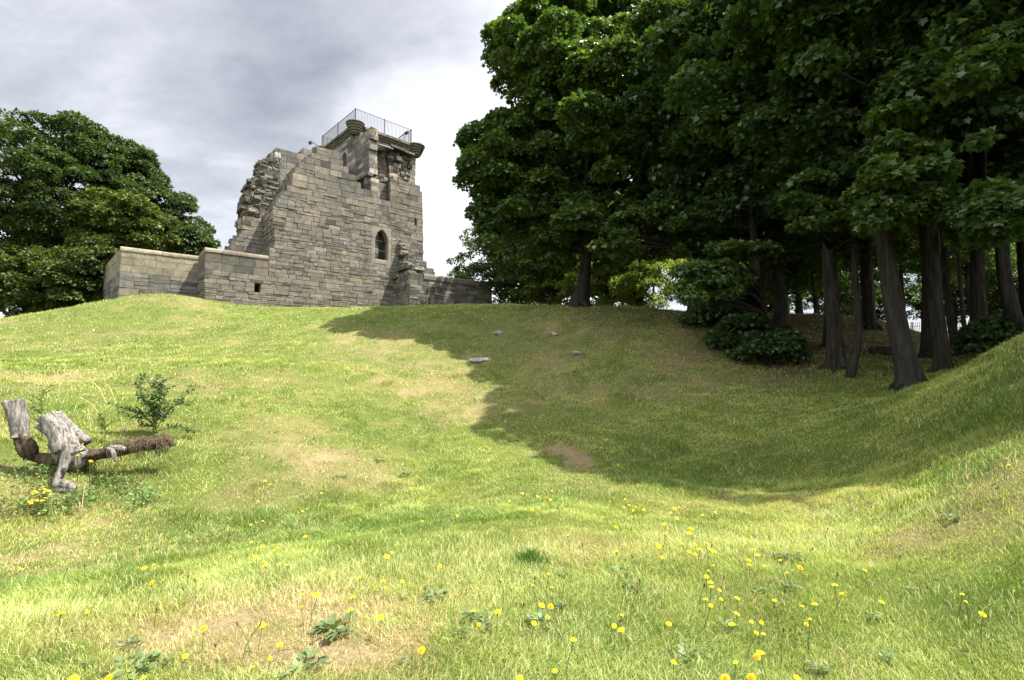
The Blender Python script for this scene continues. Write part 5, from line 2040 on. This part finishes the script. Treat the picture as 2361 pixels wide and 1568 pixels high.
def build_flowers():
    rr = random.Random(9)
    heads = []
    for k in range(7):
        mb = MB()
        c = np.zeros(3)
        n = np.array([rr.uniform(-.4, .4), rr.uniform(-.75, .1), 1.0])
        n /= np.linalg.norm(n)
        x = np.cross(n, [.3, 1, 0])
        x /= np.linalg.norm(x)
        y = np.cross(n, x)
        R = .0195
        # rays in two rows
        for row, (m, rad, lift, wd) in enumerate(((17, 1.0, .10, .17), (13, .68, .32, .16), (8, .36, .46, .16))):
            for i in range(m):
                a = 2 * math.pi * (i + rr.uniform(-.15, .15)) / m
                e = x * math.cos(a) + y * math.sin(a)
                s = -x * math.sin(a) + y * math.cos(a)
                L_ = R * rad * rr.uniform(.88, 1.08)
                mb.add([c + n * R * .1, c + e * L_ * .55 + s * R * wd + n * R * (lift + .05), c + e * L_ + n * R * (lift - .06 * rr.random()), c + e * L_ * .55 - s * R * wd + n * R * (lift + .05)],
                       [(0, 1, 2, 3)])
        heads.append(mb.mesh('flower_head', M_ORANGE if k == 3 else M_YELLOW))
    stems = []
    for k in range(5):
        mb = MB()
        q = rr.uniform(-.25, .25), rr.uniform(-.25, .25)
        mb.tube([(q[0], q[1], -1.05), (q[0] * .7, q[1] * .5, -.6), (q[0] * .15, q[1] * .1, -.2), (0, 0, 0.02)], [.0021, .002, .0018, .0032], 5)
        stems.append(mb)
    for (u, v) in FL:
        hgt = rr.uniform(.09, .17) * (1.15 if v > 600 else 1)
        p = hit(u, v, hgt)
        lab, grp = flower_zone(u, v)
        t = thing('yellow_flower', lab, 'flower', p, grp)
        h = link('flower_head', rr.choice(heads), t, (0, 0, hgt))
        d = math.hypot(p[0], p[1])
        sc = rr.choice((rr.uniform(.55, .8), rr.uniform(.8, 1.15)))
        h.scale = (sc, sc, sc)
        h.rotation_euler = (0, 0, rr.uniform(-.7, .7))
        src = rr.choice(stems)
        mb = MB()
        mb.v = [(x * hgt, y * hgt, z * hgt + hgt) if abs(x) + abs(y) > .02 else (x, y, z * hgt + hgt) for x, y, z in src.v]
        mb.v = []
        q = rr.uniform(-.3, .3) * hgt, rr.uniform(-.3, .3) * hgt
        mb.tube([(q[0], q[1], -.02), (q[0] * .7, q[1] * .6, hgt * .4), (q[0] * .15, q[1] * .1, hgt * .8), (0, 0, hgt)], [.0020, .0019, .0017, .003], 5)
        mb.build('stem', M_STEM, t)
    # stalks carrying closed buds and spent heads
    for k in range(34):
        u, v = rr.choice(((rr.uniform(60, 480), rr.uniform(580, 672)), (rr.uniform(560, 930), rr.uniform(510, 672)), (rr.uniform(480, 700), rr.uniform(560, 660))))
        p = hit(u, v)
        t = thing('bud_stalk', 'thin brown bud on a bare stalk in the sunny foreground turf', 'flower bud', p, 'bud stalks in the foreground turf')
        h = rr.uniform(.10, .19)
        q = rr.uniform(-.5, .5) * h, rr.uniform(-.4, .2) * h
        mb = MB()
        mb.tube([(0, 0, -.02), (q[0] * .25, q[1] * .25, h * .45), (q[0] * .7, q[1] * .7, h * .85), (q[0], q[1], h)], [.0019, .0018, .0016, .0018], 5)
        mb.build('stem', M_STEM, t)
        mb = MB()
        mb.tube([(q[0], q[1], h - .004), (q[0] * 1.03, q[1] * 1.03, h + .006), (q[0] * 1.08, q[1] * 1.08, h + .016), (q[0] * 1.12, q[1] * 1.12, h + .022)], [.002, .0052, .0045, .001], 7)
        mb.build('bud', M_BUD, t, True)
    # broad leaved rosettes
    ros = ((333, 633, .17, 'largest rosette of grey green weed leaves in the dry foreground turf'), (435, 600, .10, 'rosette of weed leaves on the ridge left of the green tuft'), (300, 672, .13, 'weed rosette at the very bottom left of centre'),
           (540, 625, .10, 'weed rosette in the turf below the green tuft'), (470, 620, .09, 'small weed rosette between the yellow flowers of the foreground ridge'), (625, 575, .09, 'weed rosette on the ridge right of the green tuft'),
           (130, 672, .13, 'weed rosette in the bottom left corner turf'), (405, 476, .13, 'weed rosette on the slope in the dip, the upper one'), (380, 462, .12, 'weed rosette high on the slope above the dip'),
           (790, 560, .10, 'weed rosette among the bottom right flowers'), (690, 660, .1, 'weed rosette near the bottom right of centre'), (340, 478, .12, 'weed rosette beside the dry slope patch'))
    rq = random.Random(77)
    ros = list(ros) + [(rq.uniform(60, 960), rq.uniform(500, 676), rq.uniform(.04, .075), 'small flat weed rosette half hidden in the sunny foreground turf') for _ in range(26)]
    for i, (u, v, R, lab) in enumerate(ros):
        p = hit(u, v)
        r = np.random.default_rng(300 + i)
        n = 34
        a = r.uniform(0, 6.28, n)
        q = R * r.uniform(.05, .75, n)
        pos = np.stack([np.cos(a) * q, np.sin(a) * q, .01 + .03 * r.random(n)], 1)
        out = np.stack([np.cos(a), np.sin(a), r.uniform(-.05, .35, n)], 1)
        vv, f, k = leaves_np(pos, out, R * .42, r, -.1, .35, lobed=False)
        sh = vv.reshape(n, k, 3)
        c = np.array([.105, .15, .06]) * (.7 + .6 * r.random((n, 1)))
        o = link('weed_rosette', mesh_np('weed_rosette', vv, [f], M_HERB, np.repeat(c, k, 0)), None, p)
        tag(o, lab, 'weed', 'weed rosettes in the turf' if i < 12 else 'small weed rosettes hidden in the turf')
    # taller tuft of dark green grass on the ridge
    p = hit(530, 563)
    r = np.random.default_rng(5)
    n = 420
    a, q = r.uniform(0, 6.28, n), .10 * np.abs(r.normal(0, 1, n))
    x, y = np.cos(a) * q, np.sin(a) * q * .7
    h = r.uniform(.05, .13, n) * np.exp(-(q / .2) ** 2)
    dx, dy = r.normal(0, .04, n), r.normal(0, .04, n)
    th = r.uniform(0, 6.28, n)
    bx, by = np.cos(th) * .002, np.sin(th) * .002
    z0 = np.full(n, -.01)
    v = np.stack([np.stack([x - bx, y - by, z0], 1), np.stack([x + bx, y + by, z0], 1), np.stack([x + dx * .4 + bx, y + dy * .4 + by, h * .65], 1), np.stack([x + dx * .4 - bx, y + dy * .4 - by, h * .65], 1),
                  np.stack([x + dx, y + dy, h], 1)], 1).reshape(-1, 3)
    i = np.arange(n) * 5
    c = np.array([.075, .15, .022]) * (.7 + .6 * r.random((n, 1)))
    o = link('grass_tuft', mesh_np('grass_tuft', v, [np.stack([i, i + 1, i + 2, i + 3], 1), np.stack([i + 3, i + 2, i + 4], 1)], M_GRASS, np.repeat(c, 5, 0)), None, p)
    tag(o, 'taller dark green tuft of grass in the middle of the foreground ridge', 'grass tuft')


build_flowers()
